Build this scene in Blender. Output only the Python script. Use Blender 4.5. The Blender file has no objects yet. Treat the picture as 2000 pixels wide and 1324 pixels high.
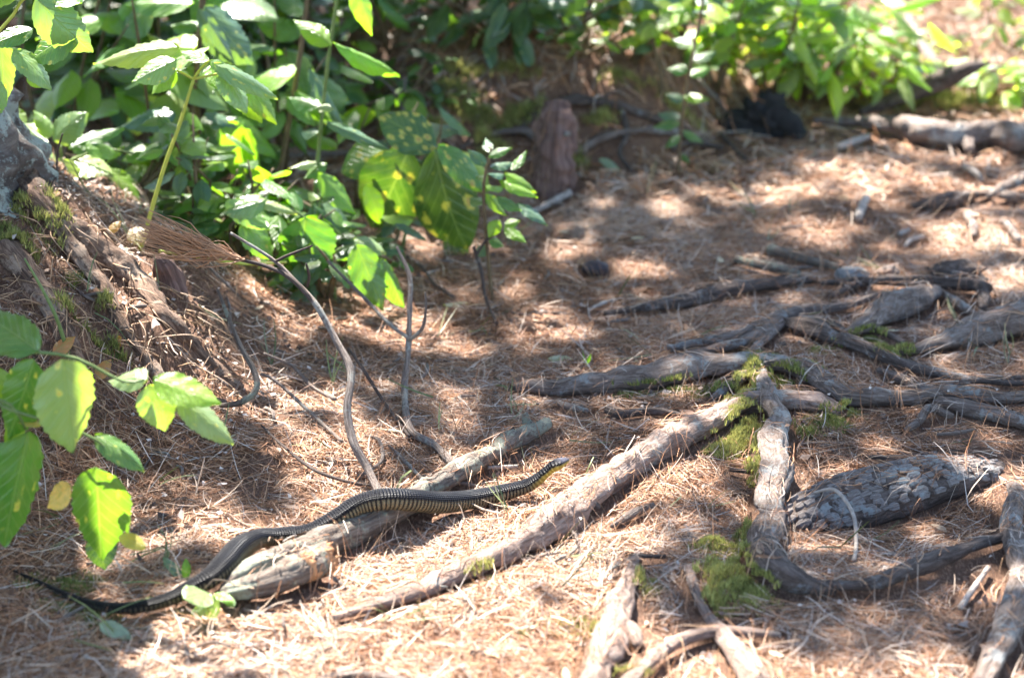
import bpy, math, random
import numpy as np
from mathutils import Vector, Matrix

random.seed(11)
rng = np.random.default_rng(11)
sc = bpy.context.scene
COL = sc.collection

# ------------------------------------------------------------------ camera, sky, sun, exposure
CAMZ, PITCH, FPX = 1.35, math.radians(20.0), 4444.0
cam = bpy.data.objects.new('camera', bpy.data.cameras.new('camera'))
COL.objects.link(cam); sc.camera = cam
cam.location = (0, 0, CAMZ); cam.rotation_euler = (math.radians(90) - PITCH, 0, 0)
cam.data.lens = 80; cam.data.sensor_width = 36
cam.data.clip_start = 0.05; cam.data.clip_end = 2000
cam.data.dof.use_dof = True; cam.data.dof.focus_distance = 3.42; cam.data.dof.aperture_fstop = 3.3
cam.data.dof.aperture_blades = 0

SUN_EL = math.radians(54)
sh = Vector((-0.36, 0.93, 0)).normalized()
SUN = Vector((sh.x * math.cos(SUN_EL), sh.y * math.cos(SUN_EL), math.sin(SUN_EL)))   # towards the sun
w = bpy.data.worlds.new('World'); sc.world = w; w.use_nodes = True
nt = w.node_tree; nt.nodes.clear()
sky = nt.nodes.new('ShaderNodeTexSky'); sky.sky_type = 'NISHITA'; sky.sun_disc = False
sky.sun_elevation = SUN_EL; sky.sun_rotation = math.atan2(sh.x, sh.y)
bg = nt.nodes.new('ShaderNodeBackground'); bg.inputs[1].default_value = 0.086
wo = nt.nodes.new('ShaderNodeOutputWorld')
nt.links.new(sky.outputs[0], bg.inputs[0]); nt.links.new(bg.outputs[0], wo.inputs[0])
sun = bpy.data.objects.new('sun', bpy.data.lights.new('sun', 'SUN')); COL.objects.link(sun)
sun.data.energy = 5.0; sun.data.angle = math.radians(0.53); sun.data.color = (1.0, 0.95, 0.88)
sun.rotation_euler = SUN.to_track_quat('Z', 'Y').to_euler()
vs = sc.view_settings
vs.view_transform = 'Standard'; vs.look = 'None'; vs.gamma = 1; vs.use_curve_mapping = False
vs.exposure = 2.85
sc.render.engine = 'CYCLES'
sc.cycles.use_denoising = True
sc.cycles.max_bounces = 6; sc.cycles.transmission_bounces = 4; sc.cycles.sample_clamp_indirect = 6

# ------------------------------------------------------------------ noise
def _hash(ix, iy, iz):
    n = (ix.astype(np.int64) * 374761393 + iy.astype(np.int64) * 668265263 + iz.astype(np.int64) * 2147483647) & 0xFFFFFFFF
    n = ((n ^ (n >> 13)) * 1274126177) & 0xFFFFFFFF
    n = n ^ (n >> 16)
    return (n & 0xFFFFFF) / float(0xFFFFFF)

def vnoise(x, y, z):
    x = np.asarray(x, float); y = np.asarray(y, float) + 0 * x; z = np.asarray(z, float) + 0 * x
    ix, iy, iz = np.floor(x), np.floor(y), np.floor(z)
    fx, fy, fz = x - ix, y - iy, z - iz
    fx, fy, fz = [f * f * (3 - 2 * f) for f in (fx, fy, fz)]
    r = 0
    for dx in (0, 1):
        for dy in (0, 1):
            for dz in (0, 1):
                wgt = (fx if dx else 1 - fx) * (fy if dy else 1 - fy) * (fz if dz else 1 - fz)
                r = r + wgt * _hash(ix + dx, iy + dy, iz + dz)
    return r * 2 - 1

def fbm(x, y, z, o=4):
    r, a = 0, 0.5
    x = np.asarray(x, float); y = np.asarray(y, float); z = np.asarray(z, float)
    for k in range(o):
        r = r + a * vnoise(x * 2 ** k + 17.3 * k, y * 2 ** k - 5.1 * k, z * 2 ** k + 3.7 * k); a *= 0.5
    return r

def sstep(a, b, x):
    t = np.clip((np.asarray(x, float) - a) / (b - a), 0, 1); return t * t * (3 - 2 * t)

# ------------------------------------------------------------------ terrain
MX, MY = -1.06, 3.62
_md = np.array([0, .2, .26, .30, .34, .41, .47, .55, .60, .69, .85, 1.2])
_mh = np.array([.30, .30, .30, .29, .258, .213, .192, .122, .078, .03, .006, 0])
def height(x, y):
    x = np.asarray(x, float); y = np.asarray(y, float)
    h = 0.012 * vnoise(x * 1.7, y * 1.7, 1.0) + 0.008 * vnoise(x * 5, y * 5, 2.0) + 0.004 * vnoise(x * 13, y * 13, 3.0)
    d = np.sqrt((x - MX) ** 2 + ((y - MY) * 0.96) ** 2)
    dn = d + 0.03 * vnoise(x * 7, y * 7, 5.0) * sstep(0.1, 0.4, d)
    m = np.interp(dn, _md, _mh)
    h = h + m + sstep(0.02, 0.15, m) * (0.020 * vnoise(x * 11, y * 11, 4.0) + 0.012 * vnoise(x * 26, y * 26, 8.0) + 0.007 * vnoise(x * 55, y * 55, 8.5))
    # bank with the rotten stump
    ye = 4.72 + 0.55 * sstep(0.15, 0.7, x) + 0.22 * sstep(-0.15, -0.6, x) + 0.05 * vnoise(x * 6, 0 * y, 6.0)
    amp = 0.22 * (1 - sstep(0.35, 0.95, x)) * (1 - sstep(1.2, 2.0, -x))
    b = sstep(-0.10, 0.42, y - ye)
    h = h + amp * b * (1 - 0.35 * sstep(1.0, 2.0, y - ye)) + 0.035 * b * vnoise(x * 8, y * 8, 7.0) + 0.015 * b * vnoise(x * 22, y * 22, 7.5)
    # low mossy bank right, far
    h = h + 0.07 * np.exp(-(np.abs((x - 1.18) / 0.42)) ** 3 - ((y - 5.36) / 0.11) ** 2)
    h = h + 0.10 * np.clip(y - 6.2, 0, 60) ** 1.15 * (1 - 0.3 * sstep(0, 3, x))
    h = h + 0.02 * sstep(3.9, 5.0, y)
    # shallow basin in front of the scaly root
    h = h - 0.018 * np.exp(-((x - 0.52) / 0.22) ** 2 - ((y - 2.95) / 0.12) ** 2)
    return h
def H(x, y): return float(height(x, y))

cp, sp = math.cos(PITCH), math.sin(PITCH)
def ray(u, v):
    a = (u - 1000) / FPX; b = -(v - 662) / FPX
    return np.array([a, cp + b * sp, -sp + b * cp])
def PD(u, v, Y):
    d = ray(u, v); t = Y / d[1]
    return Vector((d[0] * t, Y, CAMZ + d[2] * t))
def P(u, v, off=0.0):
    d = ray(u, v)
    ts = np.linspace(2.0, 14.0, 1600)
    z = CAMZ + d[2] * ts - height(d[0] * ts, d[1] * ts) - off
    i = np.argmax(z < 0) if (z < 0).any() else len(ts) - 1
    if i > 0:
        f = z[i - 1] / max(1e-9, z[i - 1] - z[i]); t = ts[i - 1] + f * (ts[i] - ts[i - 1])
    else: t = ts[0]
    return Vector((d[0] * t, d[1] * t, CAMZ + d[2] * t))
def mpp(p):          # metres per photograph pixel at a point
    return (p.y * cp + (CAMZ - p.z) * sp) / FPX
def toimg(x, y, z):
    dep = y * cp + (CAMZ - z) * sp; up = -(CAMZ - z) * cp + y * sp
    return 1000 + FPX * x / dep, 662 - FPX * up / dep, dep

# ------------------------------------------------------------------ materials
def mat(name):
    m = bpy.data.materials.new(name); m.use_nodes = True
    n = m.node_tree; n.nodes.clear()
    out = n.nodes.new('ShaderNodeOutputMaterial')
    b = n.nodes.new('ShaderNodeBsdfPrincipled')
    n.links.new(b.outputs[0], out.inputs[0])
    return m, n, b, out
def nd(n, t, **kw):
    x = n.nodes.new('ShaderNode' + t)
    for k, v in kw.items():
        if k.startswith('i_'): x.inputs[int(k[2:])].default_value = v
        else: setattr(x, k, v)
    return x
def ramp(n, fac, stops, interp='LINEAR'):
    r = n.nodes.new('ShaderNodeValToRGB'); r.color_ramp.interpolation = interp
    e = r.color_ramp.elements
    while len(e) > 1: e.remove(e[-1])
    e[0].position = stops[0][0]; e[0].color = (*stops[0][1], 1)
    for p, c in stops[1:]:
        q = e.new(p); q.color = (*c, 1)
    n.links.new(fac, r.inputs[0]); return r.outputs[0]
def noise(n, vec, scale, detail=6, rough=0.6, dist=0.0):
    x = nd(n, 'TexNoise'); x.inputs['Scale'].default_value = scale; x.inputs['Detail'].default_value = detail
    x.inputs['Roughness'].default_value = rough; x.inputs['Distortion'].default_value = dist
    if vec is not None: n.links.new(vec, x.inputs['Vector'])
    return x.outputs['Fac']
def mix(n, fac, a, b, mode='MIX'):
    x = n.nodes.new('ShaderNodeMix'); x.data_type = 'RGBA'; x.blend_type = mode
    for s, v in ((0, fac), (6, a), (7, b)):
        if hasattr(v, 'default_value') or isinstance(v, bpy.types.NodeSocket): n.links.new(v, x.inputs[s])
        else: x.inputs[s].default_value = v if s == 0 else (*v, 1)
    return x.outputs[2]
def mth(n, op, a, b=None, clamp=False):
    x = n.nodes.new('ShaderNodeMath'); x.operation = op; x.use_clamp = clamp
    for i, v in enumerate((a, b)):
        if v is None: continue
        if isinstance(v, (int, float)): x.inputs[i].default_value = v
        else: n.links.new(v, x.inputs[i])
    return x.outputs[0]
def bump(n, hgt, strength, dist, b):
    x = n.nodes.new('ShaderNodeBump'); x.inputs['Strength'].default_value = strength; x.inputs['Distance'].default_value = dist
    n.links.new(hgt, x.inputs['Height']); n.links.new(x.outputs[0], b.inputs['Normal'])
def mapping(n, src, scale):
    x = n.nodes.new('ShaderNodeMapping'); x.inputs['Scale'].default_value = scale
    n.links.new(src, x.inputs['Vector']); return x.outputs[0]

def m_ground():
    m, n, b, o = mat('forest_soil')
    g = nd(n, 'NewGeometry').outputs['Position']
    f1 = noise(n, g, 3, 8, .6); f2 = noise(n, g, 60, 6, .7); f3 = noise(n, mapping(n, g, (400, 90, 200)), 1, 4, .7, .6)
    c = ramp(n, f2, [(.25, (.035, .020, .013)), (.5, (.12, .062, .038)), (.72, (.26, .15, .095))])
    c = mix(n, ramp(n, f1, [(.35, (0, 0, 0)), (.7, (1, 1, 1))]), c, (.15, .085, .055))
    c = mix(n, ramp(n, f3, [(.52, (0, 0, 0)), (.62, (.8, .8, .8))]), c, (.34, .20, .13))
    far = ramp(n, noise(n, g, .8, 5, .6), [(.4, (.10, .07, .04)), (.6, (.05, .09, .03))])
    sx = nd(n, 'SeparateXYZ'); n.links.new(g, sx.inputs[0])
    mr = nd(n, 'MapRange'); mr.inputs[1].default_value = 7.0; mr.inputs[2].default_value = 11.0; n.links.new(sx.outputs[1], mr.inputs[0])
    c = mix(n, mr.outputs[0], c, far)
    n.links.new(c, b.inputs['Base Color']); b.inputs['Roughness'].default_value = .95
    b.inputs['Specular IOR Level'].default_value = .2
    bump(n, mth(n, 'ADD', f2, f3), .9, .006, b); return m
def m_attr(name, attr, rough, spec=.3, trans=None):
    m, n, b, o = mat(name)
    a = nd(n, 'Attribute', attribute_name=attr)
    n.links.new(a.outputs['Color'], b.inputs['Base Color']); b.inputs['Roughness'].default_value = rough
    b.inputs['Specular IOR Level'].default_value = spec
    if trans:
        t = nd(n, 'BsdfTranslucent'); ms = nd(n, 'MixShader'); ms.inputs[0].default_value = trans
        n.links.new(a.outputs['Color'], t.inputs[0]); n.links.new(b.outputs[0], ms.inputs[1]); n.links.new(t.outputs[0], ms.inputs[2])
        n.links.new(ms.outputs[0], o.inputs[0])
    return m
def m_bark(name, dark, mid, light, lichen, lich=.55, streak=90, rough=.85, bs=1.0):
    m, n, b, o = mat(name)
    uv = nd(n, 'UVMap').outputs[0]; g = nd(n, 'NewGeometry').outputs['Position']
    s1 = noise(n, mapping(n, uv, (8, 16, 1)), 1.0, 9, .7, 1.6)
    s2 = noise(n, mapping(n, uv, (38, streak * .4, 1)), 1.0, 6, .7, .6)
    f = noise(n, g, 160, 6, .7)
    h = mth(n, 'ADD', mth(n, 'MULTIPLY', s1, .6), mth(n, 'MULTIPLY', s2, .4))
    c = ramp(n, h, [(.34, dark), (.47, mid), (.58, light), (.72, tuple(min(1, q * 1.25) for q in light))])
    l = mth(n, 'MULTIPLY', noise(n, g, 18, 6, .65), mth(n, 'ADD', .55, mth(n, 'MULTIPLY', f, .9)))
    c = mix(n, ramp(n, l, [(lich - .03, (0, 0, 0)), (lich + .05, (.85, .85, .85))]), c, lichen)
    c = mix(n, ramp(n, f, [(.55, (0, 0, 0)), (.8, (.5, .5, .5))]), c, dark)
    n.links.new(c, b.inputs['Base Color']); b.inputs['Roughness'].default_value = rough
    b.inputs['Specular IOR Level'].default_value = .35
    bump(n, mth(n, 'ADD', h, mth(n, 'MULTIPLY', f, .35)), bs, .009, b); return m
def m_leaf(name, spots=.0, trans=.42, rough=.36):
    m, n, b, o = mat(name)
    oi = nd(n, 'ObjectInfo'); uv = nd(n, 'UVMap').outputs[0]
    sx = nd(n, 'SeparateXYZ'); n.links.new(uv, sx.inputs[0])
    X = mth(n, 'ABSOLUTE', mth(n, 'SUBTRACT', sx.outputs[0], .5)); Y = sx.outputs[1]
    ph = mth(n, 'FRACT', mth(n, 'MULTIPLY', mth(n, 'SUBTRACT', Y, mth(n, 'MULTIPLY', X, .75)), 8.0))
    vein = mth(n, 'SUBTRACT', 1.0, mth(n, 'MULTIPLY', mth(n, 'ABSOLUTE', mth(n, 'SUBTRACT', ph, .5)), 9.0), True)
    midr = mth(n, 'SUBTRACT', 1.0, mth(n, 'MULTIPLY', X, 40.0), True)
    vv = mth(n, 'MAXIMUM', mth(n, 'MULTIPLY', vein, .6), midr)
    off = n.nodes.new('ShaderNodeVectorMath'); off.operation = 'ADD'; n.links.new(uv, off.inputs[0])
    cx = nd(n, 'CombineXYZ'); n.links.new(mth(n, 'MULTIPLY', oi.outputs['Random'], 37.0), cx.inputs[0]); n.links.new(mth(n, 'MULTIPLY', oi.outputs['Random'], 91.0), cx.inputs[1])
    n.links.new(cx.outputs[0], off.inputs[1]); puv = off.outputs[0]
    nz = noise(n, puv, 3.0, 5, .6)
    base = oi.outputs['Color']
    c = mix(n, ramp(n, nz, [(.35, (0, 0, 0)), (.7, (.55, .55, .55))]), base, (.13, .20, .045))
    c = mix(n, mth(n, 'MULTIPLY', vv, .35), c, (.26, .36, .14))
    if spots != 0:
        vo = nd(n, 'TexVoronoi'); vo.inputs['Scale'].default_value = 5.5; n.links.new(puv, vo.inputs['Vector'])
        rr = mth(n, 'ADD', vo.outputs['Distance'], mth(n, 'MULTIPLY', mth(n, 'SUBTRACT', noise(n, puv, 9, 5, .75), .5), 1.1))
        sc_ = nd(n, 'SeparateXYZ'); n.links.new(vo.outputs['Color'], sc_.inputs[0])
        rr = mth(n, 'SUBTRACT', rr, mth(n, 'MULTIPLY', sc_.outputs[0], .30))
        rr = mth(n, 'ADD', rr, .4)
        spots += .4
        y1 = ramp(n, rr, [(spots - .06, (1, 1, 1)), (spots + .08, (0, 0, 0))])
        y2 = ramp(n, rr, [(spots - .22, (1, 1, 1)), (spots - .12, (0, 0, 0))])
        c = mix(n, mth(n, 'MULTIPLY', y1, .8), c, (.45, .42, .09)); c = mix(n, mth(n, 'MULTIPLY', y2, .8), c, (.30, .20, .07))
    n.links.new(c, b.inputs['Base Color']); b.inputs['Roughness'].default_value = rough
    b.inputs['Specular IOR Level'].default_value = .75
    bump(n, mth(n, 'ADD', mth(n, 'MULTIPLY', vv, -.7), mth(n, 'MULTIPLY', nz, 1.2)), .6, .004, b)
    t = nd(n, 'BsdfTranslucent'); ct = mix(n, 1.0, c, (2.6, 2.5, .6), 'MULTIPLY')
    n.links.new(ct, t.inputs[0])
    ms = nd(n, 'MixShader'); ms.inputs[0].default_value = trans
    n.links.new(b.outputs[0], ms.inputs[1]); n.links.new(t.outputs[0], ms.inputs[2]); n.links.new(ms.outputs[0], o.inputs[0])
    return m
def m_simple(name, c1, c2, scale=40, rough=.8, bs=.5, bd=.003, spec=.3, stretch=None):
    m, n, b, o = mat(name)
    g = nd(n, 'UVMap').outputs[0] if stretch else nd(n, 'NewGeometry').outputs['Position']
    if stretch: g = mapping(n, g, stretch)
    f = noise(n, g, 1 if stretch else scale, 7, .65)
    n.links.new(ramp(n, f, [(.3, c1), (.7, c2)]), b.inputs['Base Color']); b.inputs['Roughness'].default_value = rough
    b.inputs['Specular IOR Level'].default_value = spec
    bump(n, f, bs, bd, b); return m
def m_snake():
    m, n, b, o = mat('snake_skin')
    uv = nd(n, 'UVMap').outputs[0]; sx = nd(n, 'SeparateXYZ'); n.links.new(uv, sx.inputs[0])
    A, V = sx.outputs[0], sx.outputs[1]                       # A 0..1 round from the belly, V metres along
    a = mth(n, 'ABSOLUTE', mth(n, 'SUBTRACT', A, .5))         # 0 back .. 0.5 belly
    k = 2 * math.pi
    w1 = mth(n, 'SINE', mth(n, 'ADD', mth(n, 'MULTIPLY', A, k * 16), mth(n, 'MULTIPLY', V, k * 128)))
    w2 = mth(n, 'SINE', mth(n, 'SUBTRACT', mth(n, 'MULTIPLY', A, k * 16), mth(n, 'MULTIPLY', V, k * 128)))
    sca = mth(n, 'MULTIPLY', w1, w2)
    bar = mth(n, 'SINE', mth(n, 'MULTIPLY', V, k * 170))
    nz = noise(n, mapping(n, uv, (6, 60, 1)), 1, 5, .7)
    dors = mix(n, ramp(n, sca, [(.25, (0, 0, 0)), (.9, (1, 1, 1))]), (.002, .002, .004), (.017, .018, .027))
    lat = mix(n, ramp(n, mth(n, 'ADD', mth(n, 'MULTIPLY', bar, .6), mth(n, 'MULTIPLY', nz, 1.3)), [(.25, (0, 0, 0)), (.85, (1, 1, 1))]), (.020, .016, .012), (.17, .135, .078))
    edge = mth(n, 'ADD', a, mth(n, 'MULTIPLY', sca, .012))
    c = mix(n, ramp(n, edge, [(.17, (0, 0, 0)), (.215, (1, 1, 1))]), dors, lat)
    at = nd(n, 'Attribute', attribute_name='zone')
    zs = nd(n, 'SeparateXYZ'); n.links.new(at.outputs['Vector'], zs.inputs[0])   # x tailness, y neck, z head
    c = mix(n, zs.outputs[0], c, mix(n, ramp(n, sca, [(.2, (0, 0, 0)), (.9, (1, 1, 1))]), (.003, .003, .003), (.015, .012, .011)))
    belly = mix(n, ramp(n, bar, [(.3, (0, 0, 0)), (.9, (1, 1, 1))]), (.30, .20, .035), (.45, .33, .07))
    c = mix(n, mth(n, 'MULTIPLY', ramp(n, a, [(.20, (0, 0, 0)), (.24, (1, 1, 1))]), zs.outputs[1]), c, belly)
    c = mix(n, mth(n, 'MULTIPLY', ramp(n, a, [(.16, (1, 1, 1)), (.20, (0, 0, 0))]), zs.outputs[2]), c, (.08, .078, .10))  # sun gloss on the head top, put in as a paler colour
    n.links.new(c, b.inputs['Base Color']); b.inputs['Roughness'].default_value = .38
    b.inputs['Specular IOR Level'].default_value = .10
    bump(n, mth(n, 'ADD', sca, mth(n, 'MULTIPLY', nz, .4)), .55, .0016, b); return m

M = dict(
    soil=m_ground(),
    needle=m_attr('dry_needles', 'tint', .55, .35),
    moss=m_attr('moss', 'tint', .9, .1, .3),
    tuft=m_attr('foliage_tint', 'tint', .5, .4, .4),
    root=m_bark('root_bark', (.042, .028, .021), (.135, .096, .076), (.25, .20, .17), (.28, .285, .27), .58),
    rootdark=m_bark('dark_root_bark', (.020, .013, .010), (.068, .047, .037), (.155, .118, .100), (.22, .215, .21), .63),
    rootpink=m_bark('reddish_root_bark', (.070, .042, .030), (.22, .145, .110), (.36, .27, .22), (.33, .31, .27), .61),
    log=m_bark('lichen_branch_bark', (.038, .026, .020), (.12, .088, .068), (.215, .18, .145), (.25, .265, .20), .52, 60, bs=1.0),
    trunk=m_bark('trunk_bark', (.018, .014, .012), (.085, .066, .056), (.19, .165, .145), (.30, .34, .30), .50, 20, .95, 1.0),
    twig=m_bark('twig_bark', (.06, .042, .034), (.17, .125, .10), (.33, .27, .23), (.36, .35, .30), .58, 200),
    twigdark=m_bark('dark_twig_bark', (.02, .014, .012), (.07, .047, .038), (.15, .11, .09), (.2, .2, .18), .64, 200),
    plate=m_bark('plate_bark', (.06, .046, .040), (.17, .138, .122), (.29, .255, .235), (.30, .32, .31), .56, 60, .9),
    soilbark=m_bark('crumbling_bark', (.022, .014, .010), (.10, .058, .038), (.24, .155, .105), (.30, .22, .16), .56, 90, .95, 1.0),
    wood=m_simple('broken_wood', (.33, .13, .05), (.52, .31, .16), 1, .8, .8, .004, .3, (60, 8, 1)),
    rotten=m_simple('rotten_wood', (.04, .022, .018), (.29, .18, .145), 1, .95, 1, .01, .2, (30, 9, 1)),
    char=m_simple('charred_wood', (.006, .006, .006), (.028, .024, .022), 55, .85, 1, .01, .4),
    chip=m_simple('weathered_chip', (.20, .16, .13), (.40, .35, .30), 90, .8, .6),
    stone=m_simple('grey_stone', (.11, .11, .11), (.24, .235, .23), 50, .85, .7),
    cone=m_simple('dark_cone', (.018, .013, .015), (.06, .045, .05), 200, .5, .8),
    dead=m_simple('dead_leaf', (.24, .10, .035), (.50, .30, .12), 60, .7, .4),
    stem_y=m_simple('yellow_green_stem', (.30, .34, .04), (.42, .42, .08), 60, .5, .1),
    stem_g=m_simple('green_stem', (.09, .13, .035), (.16, .21, .07), 60, .5, .1),
    stem_b=m_simple('brown_stem', (.07, .045, .025), (.17, .12, .06), 60, .7, .3),
    leaf=m_leaf('green_leaf', 0, .45), leafspot=m_leaf('spotted_leaf', -.06, .38, .36), leafspots=m_leaf('yellow_spotted_leaf', .13, .38, .40), leafgloss=m_leaf('glossy_leaf', -.12, .30, .30),
    petal=m_simple('pale_leaf', (.45, .55, .38), (.62, .70, .52), 50, .6, .2),
    snake=m_snake(), eye=m_simple('eye', (.01, .01, .01), (.02, .015, .01), 10, .1, 0, .001, .8),
)

# ------------------------------------------------------------------ mesh helpers
def tag(o, label=None, cat=None, group=None, kind=None):
    if label: o['label'] = label
    if cat: o['category'] = cat
    if group: o['group'] = group
    if kind: o['kind'] = kind
    return o
def link(o, parent=None):
    COL.objects.link(o)
    if parent is not None:
        o.parent = parent
    return o
def empty(name, loc):
    o = bpy.data.objects.new(name, None); o.location = loc; o.empty_display_size = .05
    return link(o)
def mesh_np(name, verts, faces, uvs=None, col=None, smooth=True, attr='tint'):
    """verts (n,3); faces (m,k) array or list; uvs per vertex; col per vertex (n,3)"""
    me = bpy.data.meshes.new(name)
    verts = np.asarray(verts, np.float32)
    faces = np.asarray(faces, np.int32); k = faces.shape[1]
    me.vertices.add(len(verts)); me.vertices.foreach_set('co', verts.ravel())
    me.loops.add(faces.size); me.loops.foreach_set('vertex_index', faces.ravel())
    me.polygons.add(len(faces))
    me.polygons.foreach_set('loop_start', np.arange(0, faces.size, k, dtype=np.int32))
    me.polygons.foreach_set('use_smooth', np.full(len(faces), smooth))
    me.update(calc_edges=True)
    if uvs is not None:
        l = me.uv_layers.new(name='UVMap')
        l.data.foreach_set('uv', np.asarray(uvs, np.float32)[faces.ravel()].ravel())
    if col is not None:
        a = me.attributes.new(attr, 'FLOAT_COLOR', 'POINT')
        c4 = np.ones((len(verts), 4), np.float32); c4[:, :3] = col
        a.data.foreach_set('color', c4.ravel())
    return me
def obj(name, me, m, parent=None, loc=None):
    """vertices are in world coordinates; a parented piece is shifted into its parent's frame"""
    if m is not None and not me.materials: me.materials.append(m)
    o = bpy.data.objects.new(name, me)
    link(o, parent)
    if parent is not None: o.matrix_parent_inverse = Matrix.Translation(-Vector(parent.location))
    return o

def resample(pts, rad, step):
    pts = np.array([list(p) for p in pts], float); rad = np.array(rad, float)
    if len(pts) == 2:
        pts = np.vstack([pts[0], (pts[0] + pts[1]) / 2, pts[1]]); rad = np.array([rad[0], rad.mean(), rad[1]])
    P4 = np.vstack([2 * pts[0] - pts[1], pts, 2 * pts[-1] - pts[-2]]); R4 = np.r_[rad[0], rad, rad[-1]]
    op, orr = [], []
    for i in range(1, len(P4) - 2):
        L = np.linalg.norm(P4[i + 1] - P4[i]); n = max(2, int(L / step))
        t = np.linspace(0, 1, n, endpoint=False)[:, None]
        a, b, c, d = P4[i - 1], P4[i], P4[i + 1], P4[i + 2]
        op.append(.5 * (2 * b + (c - a) * t + (2 * a - 5 * b + 4 * c - d) * t ** 2 + (3 * b - a - 3 * c + d) * t ** 3))
        tt = t[:, 0]; s = tt * tt * (3 - 2 * tt); orr.append(R4[i] * (1 - s) + R4[i + 1] * s)
    op.append(P4[-2][None]); orr.append([R4[-2]])
    return np.vstack(op), np.concatenate(orr)
def frames(c, upref=False):
    t = np.gradient(c, axis=0); t /= np.linalg.norm(t, axis=1)[:, None] + 1e-12
    N = np.zeros_like(c)
    up = np.array([0, 0, 1.0]) if abs(t[0][2]) < .85 else np.array([0, -1.0, 0])
    v = up - t[0] * up.dot(t[0]); v /= np.linalg.norm(v)
    for i in range(len(c)):
        if upref: v = np.array([0, 0, 1.0])
        v = v - t[i] * v.dot(t[i]); v /= np.linalg.norm(v) + 1e-12; N[i] = v
    return t, N, np.cross(t, N)
TOPS = []; BUTT = []
def tube_data(pts, rad, step=.006, n=14, rough=.12, seed=0., squash=1., upref=False, knot=.0, cap=True, fis=.0, ff=2.2, fz=5.):
    c, r = resample(pts, rad, step)
    t, N, B = frames(c, upref)
    s = np.r_[0, np.cumsum(np.linalg.norm(np.diff(c, axis=0), axis=1))]
    th = np.linspace(0, 2 * np.pi, n + 1) - np.pi / 2          # seam below (B x N plane)
    ct, st = np.cos(th), np.sin(th)
    ring = c[:, None, :] + r[:, None, None] * (B[:, None, :] * ct[None, :, None] + N[:, None, :] * (st * squash)[None, :, None])
    if rough > 0 or knot > 0 or fis > 0:
        q = ring.reshape(-1, 3)
        rr = np.repeat(r, n + 1)
        d = (q - np.repeat(c, n + 1, axis=0)); d /= np.linalg.norm(d, axis=1)[:, None] + 1e-9
        S = np.repeat(s, n + 1); T = np.tile(th, len(c))
        amt = rough * fbm(q[:, 0] * 30 + seed, q[:, 1] * 30, q[:, 2] * 30, 4) * 2
        if knot: amt = amt + knot * vnoise(S * 9 + seed, 0 * S, 0 * S + seed)
        if fis: amt = amt + fis * vnoise(np.cos(T) * ff + seed, np.sin(T) * ff, S * fz)
        q = q + d * (rr * amt)[:, None]
        ring = q.reshape(len(c), n + 1, 3)
    V = ring.reshape(-1, 3); m = len(c)
    uv = np.stack([np.tile(np.linspace(0, 1, n + 1), m), np.repeat(s, n + 1)], 1)
    i = np.arange(m - 1)[:, None] * (n + 1) + np.arange(n)[None]
    F = np.stack([i, i + 1, i + n + 2, i + n + 1], -1).reshape(-1, 4)
    if cap:
        for k, ci in ((0, 0), (m - 1, m - 1)):
            b = len(V); V = np.vstack([V, c[ci] + (t[ci] * r[ci] * (.25 if k else -.25))]); uv = np.vstack([uv, [.5, s[ci]]])
            j = np.arange(n); q = np.stack([k * (n + 1) + j, k * (n + 1) + j + 1, np.full(n, b), np.full(n, b)], -1)
            if k == 0: q = q[:, [1, 0, 2, 3]]
            # triangles stored as quads with the centre doubled would be degenerate: fan in pairs instead
            j = np.arange(0, n, 2); q = np.stack([k * (n + 1) + j, k * (n + 1) + j + 1, k * (n + 1) + (j + 2), np.full(len(j), b)], -1)
            if k == 0: q = q[:, [2, 1, 0, 3]]
            F = np.vstack([F, q])
    return V, F, uv
def join(parts):
    Vs, Fs, Us, o = [], [], [], 0
    for V, F, U in parts:
        Vs.append(V); Fs.append(F + o); Us.append(U); o += len(V)
    return np.vstack(Vs), np.vstack(Fs), np.vstack(Us)
def tube(name, pts, rad, m, parent=None, top=False, **kw):
    V, F, U = tube_data(pts, rad, **kw)
    if top: TOPS.append(V)
    return obj(name, mesh_np(name, V, F, U), M[m], parent)
def gpts(lst, k=.45):
    """[(u, v, rpx[, extra z])] -> ground-lying points and radii"""
    P3, R = [], []
    for q in lst:
        u, v, r = q[:3]; g = P(u, v); rm = r * mpp(g)
        P3.append(P(u, v, rm * k + .006 + (q[3] if len(q) > 3 else 0))); R.append(rm)
    return P3, R

# ------------------------------------------------------------------ ground sheet
def axis(a, b, step, far, sgn=True):
    core = np.arange(a, b, step); g = []
    d = step; x = b
    while x < far: d *= 1.35; x += d; g.append(x)
    l = []; d = step; x = a
    while x > -far: d *= 1.35; x -= d; l.append(x)
    return np.r_[l[::-1], core, g]
gx, gy = axis(-1.9, 1.9, .0125, 900), axis(1.9, 7.6, .0125, 900)
X, Y = np.meshgrid(gx, gy)
Z = height(X, Y) + .003 * vnoise(X * 55, Y * 55, 9.0)
Z = np.minimum(Z, 60)
nx, ny = len(gx), len(gy)
i = (np.arange(ny - 1)[:, None] * nx + np.arange(nx - 1)[None]).ravel()
ground = obj('ground', mesh_np('ground', np.stack([X, Y, Z], -1).reshape(-1, 3), np.stack([i, i + 1, i + nx + 1, i + nx], -1)), M['soil'])
tag(ground, 'brown forest soil under fallen pine needles', kind='structure')

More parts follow.
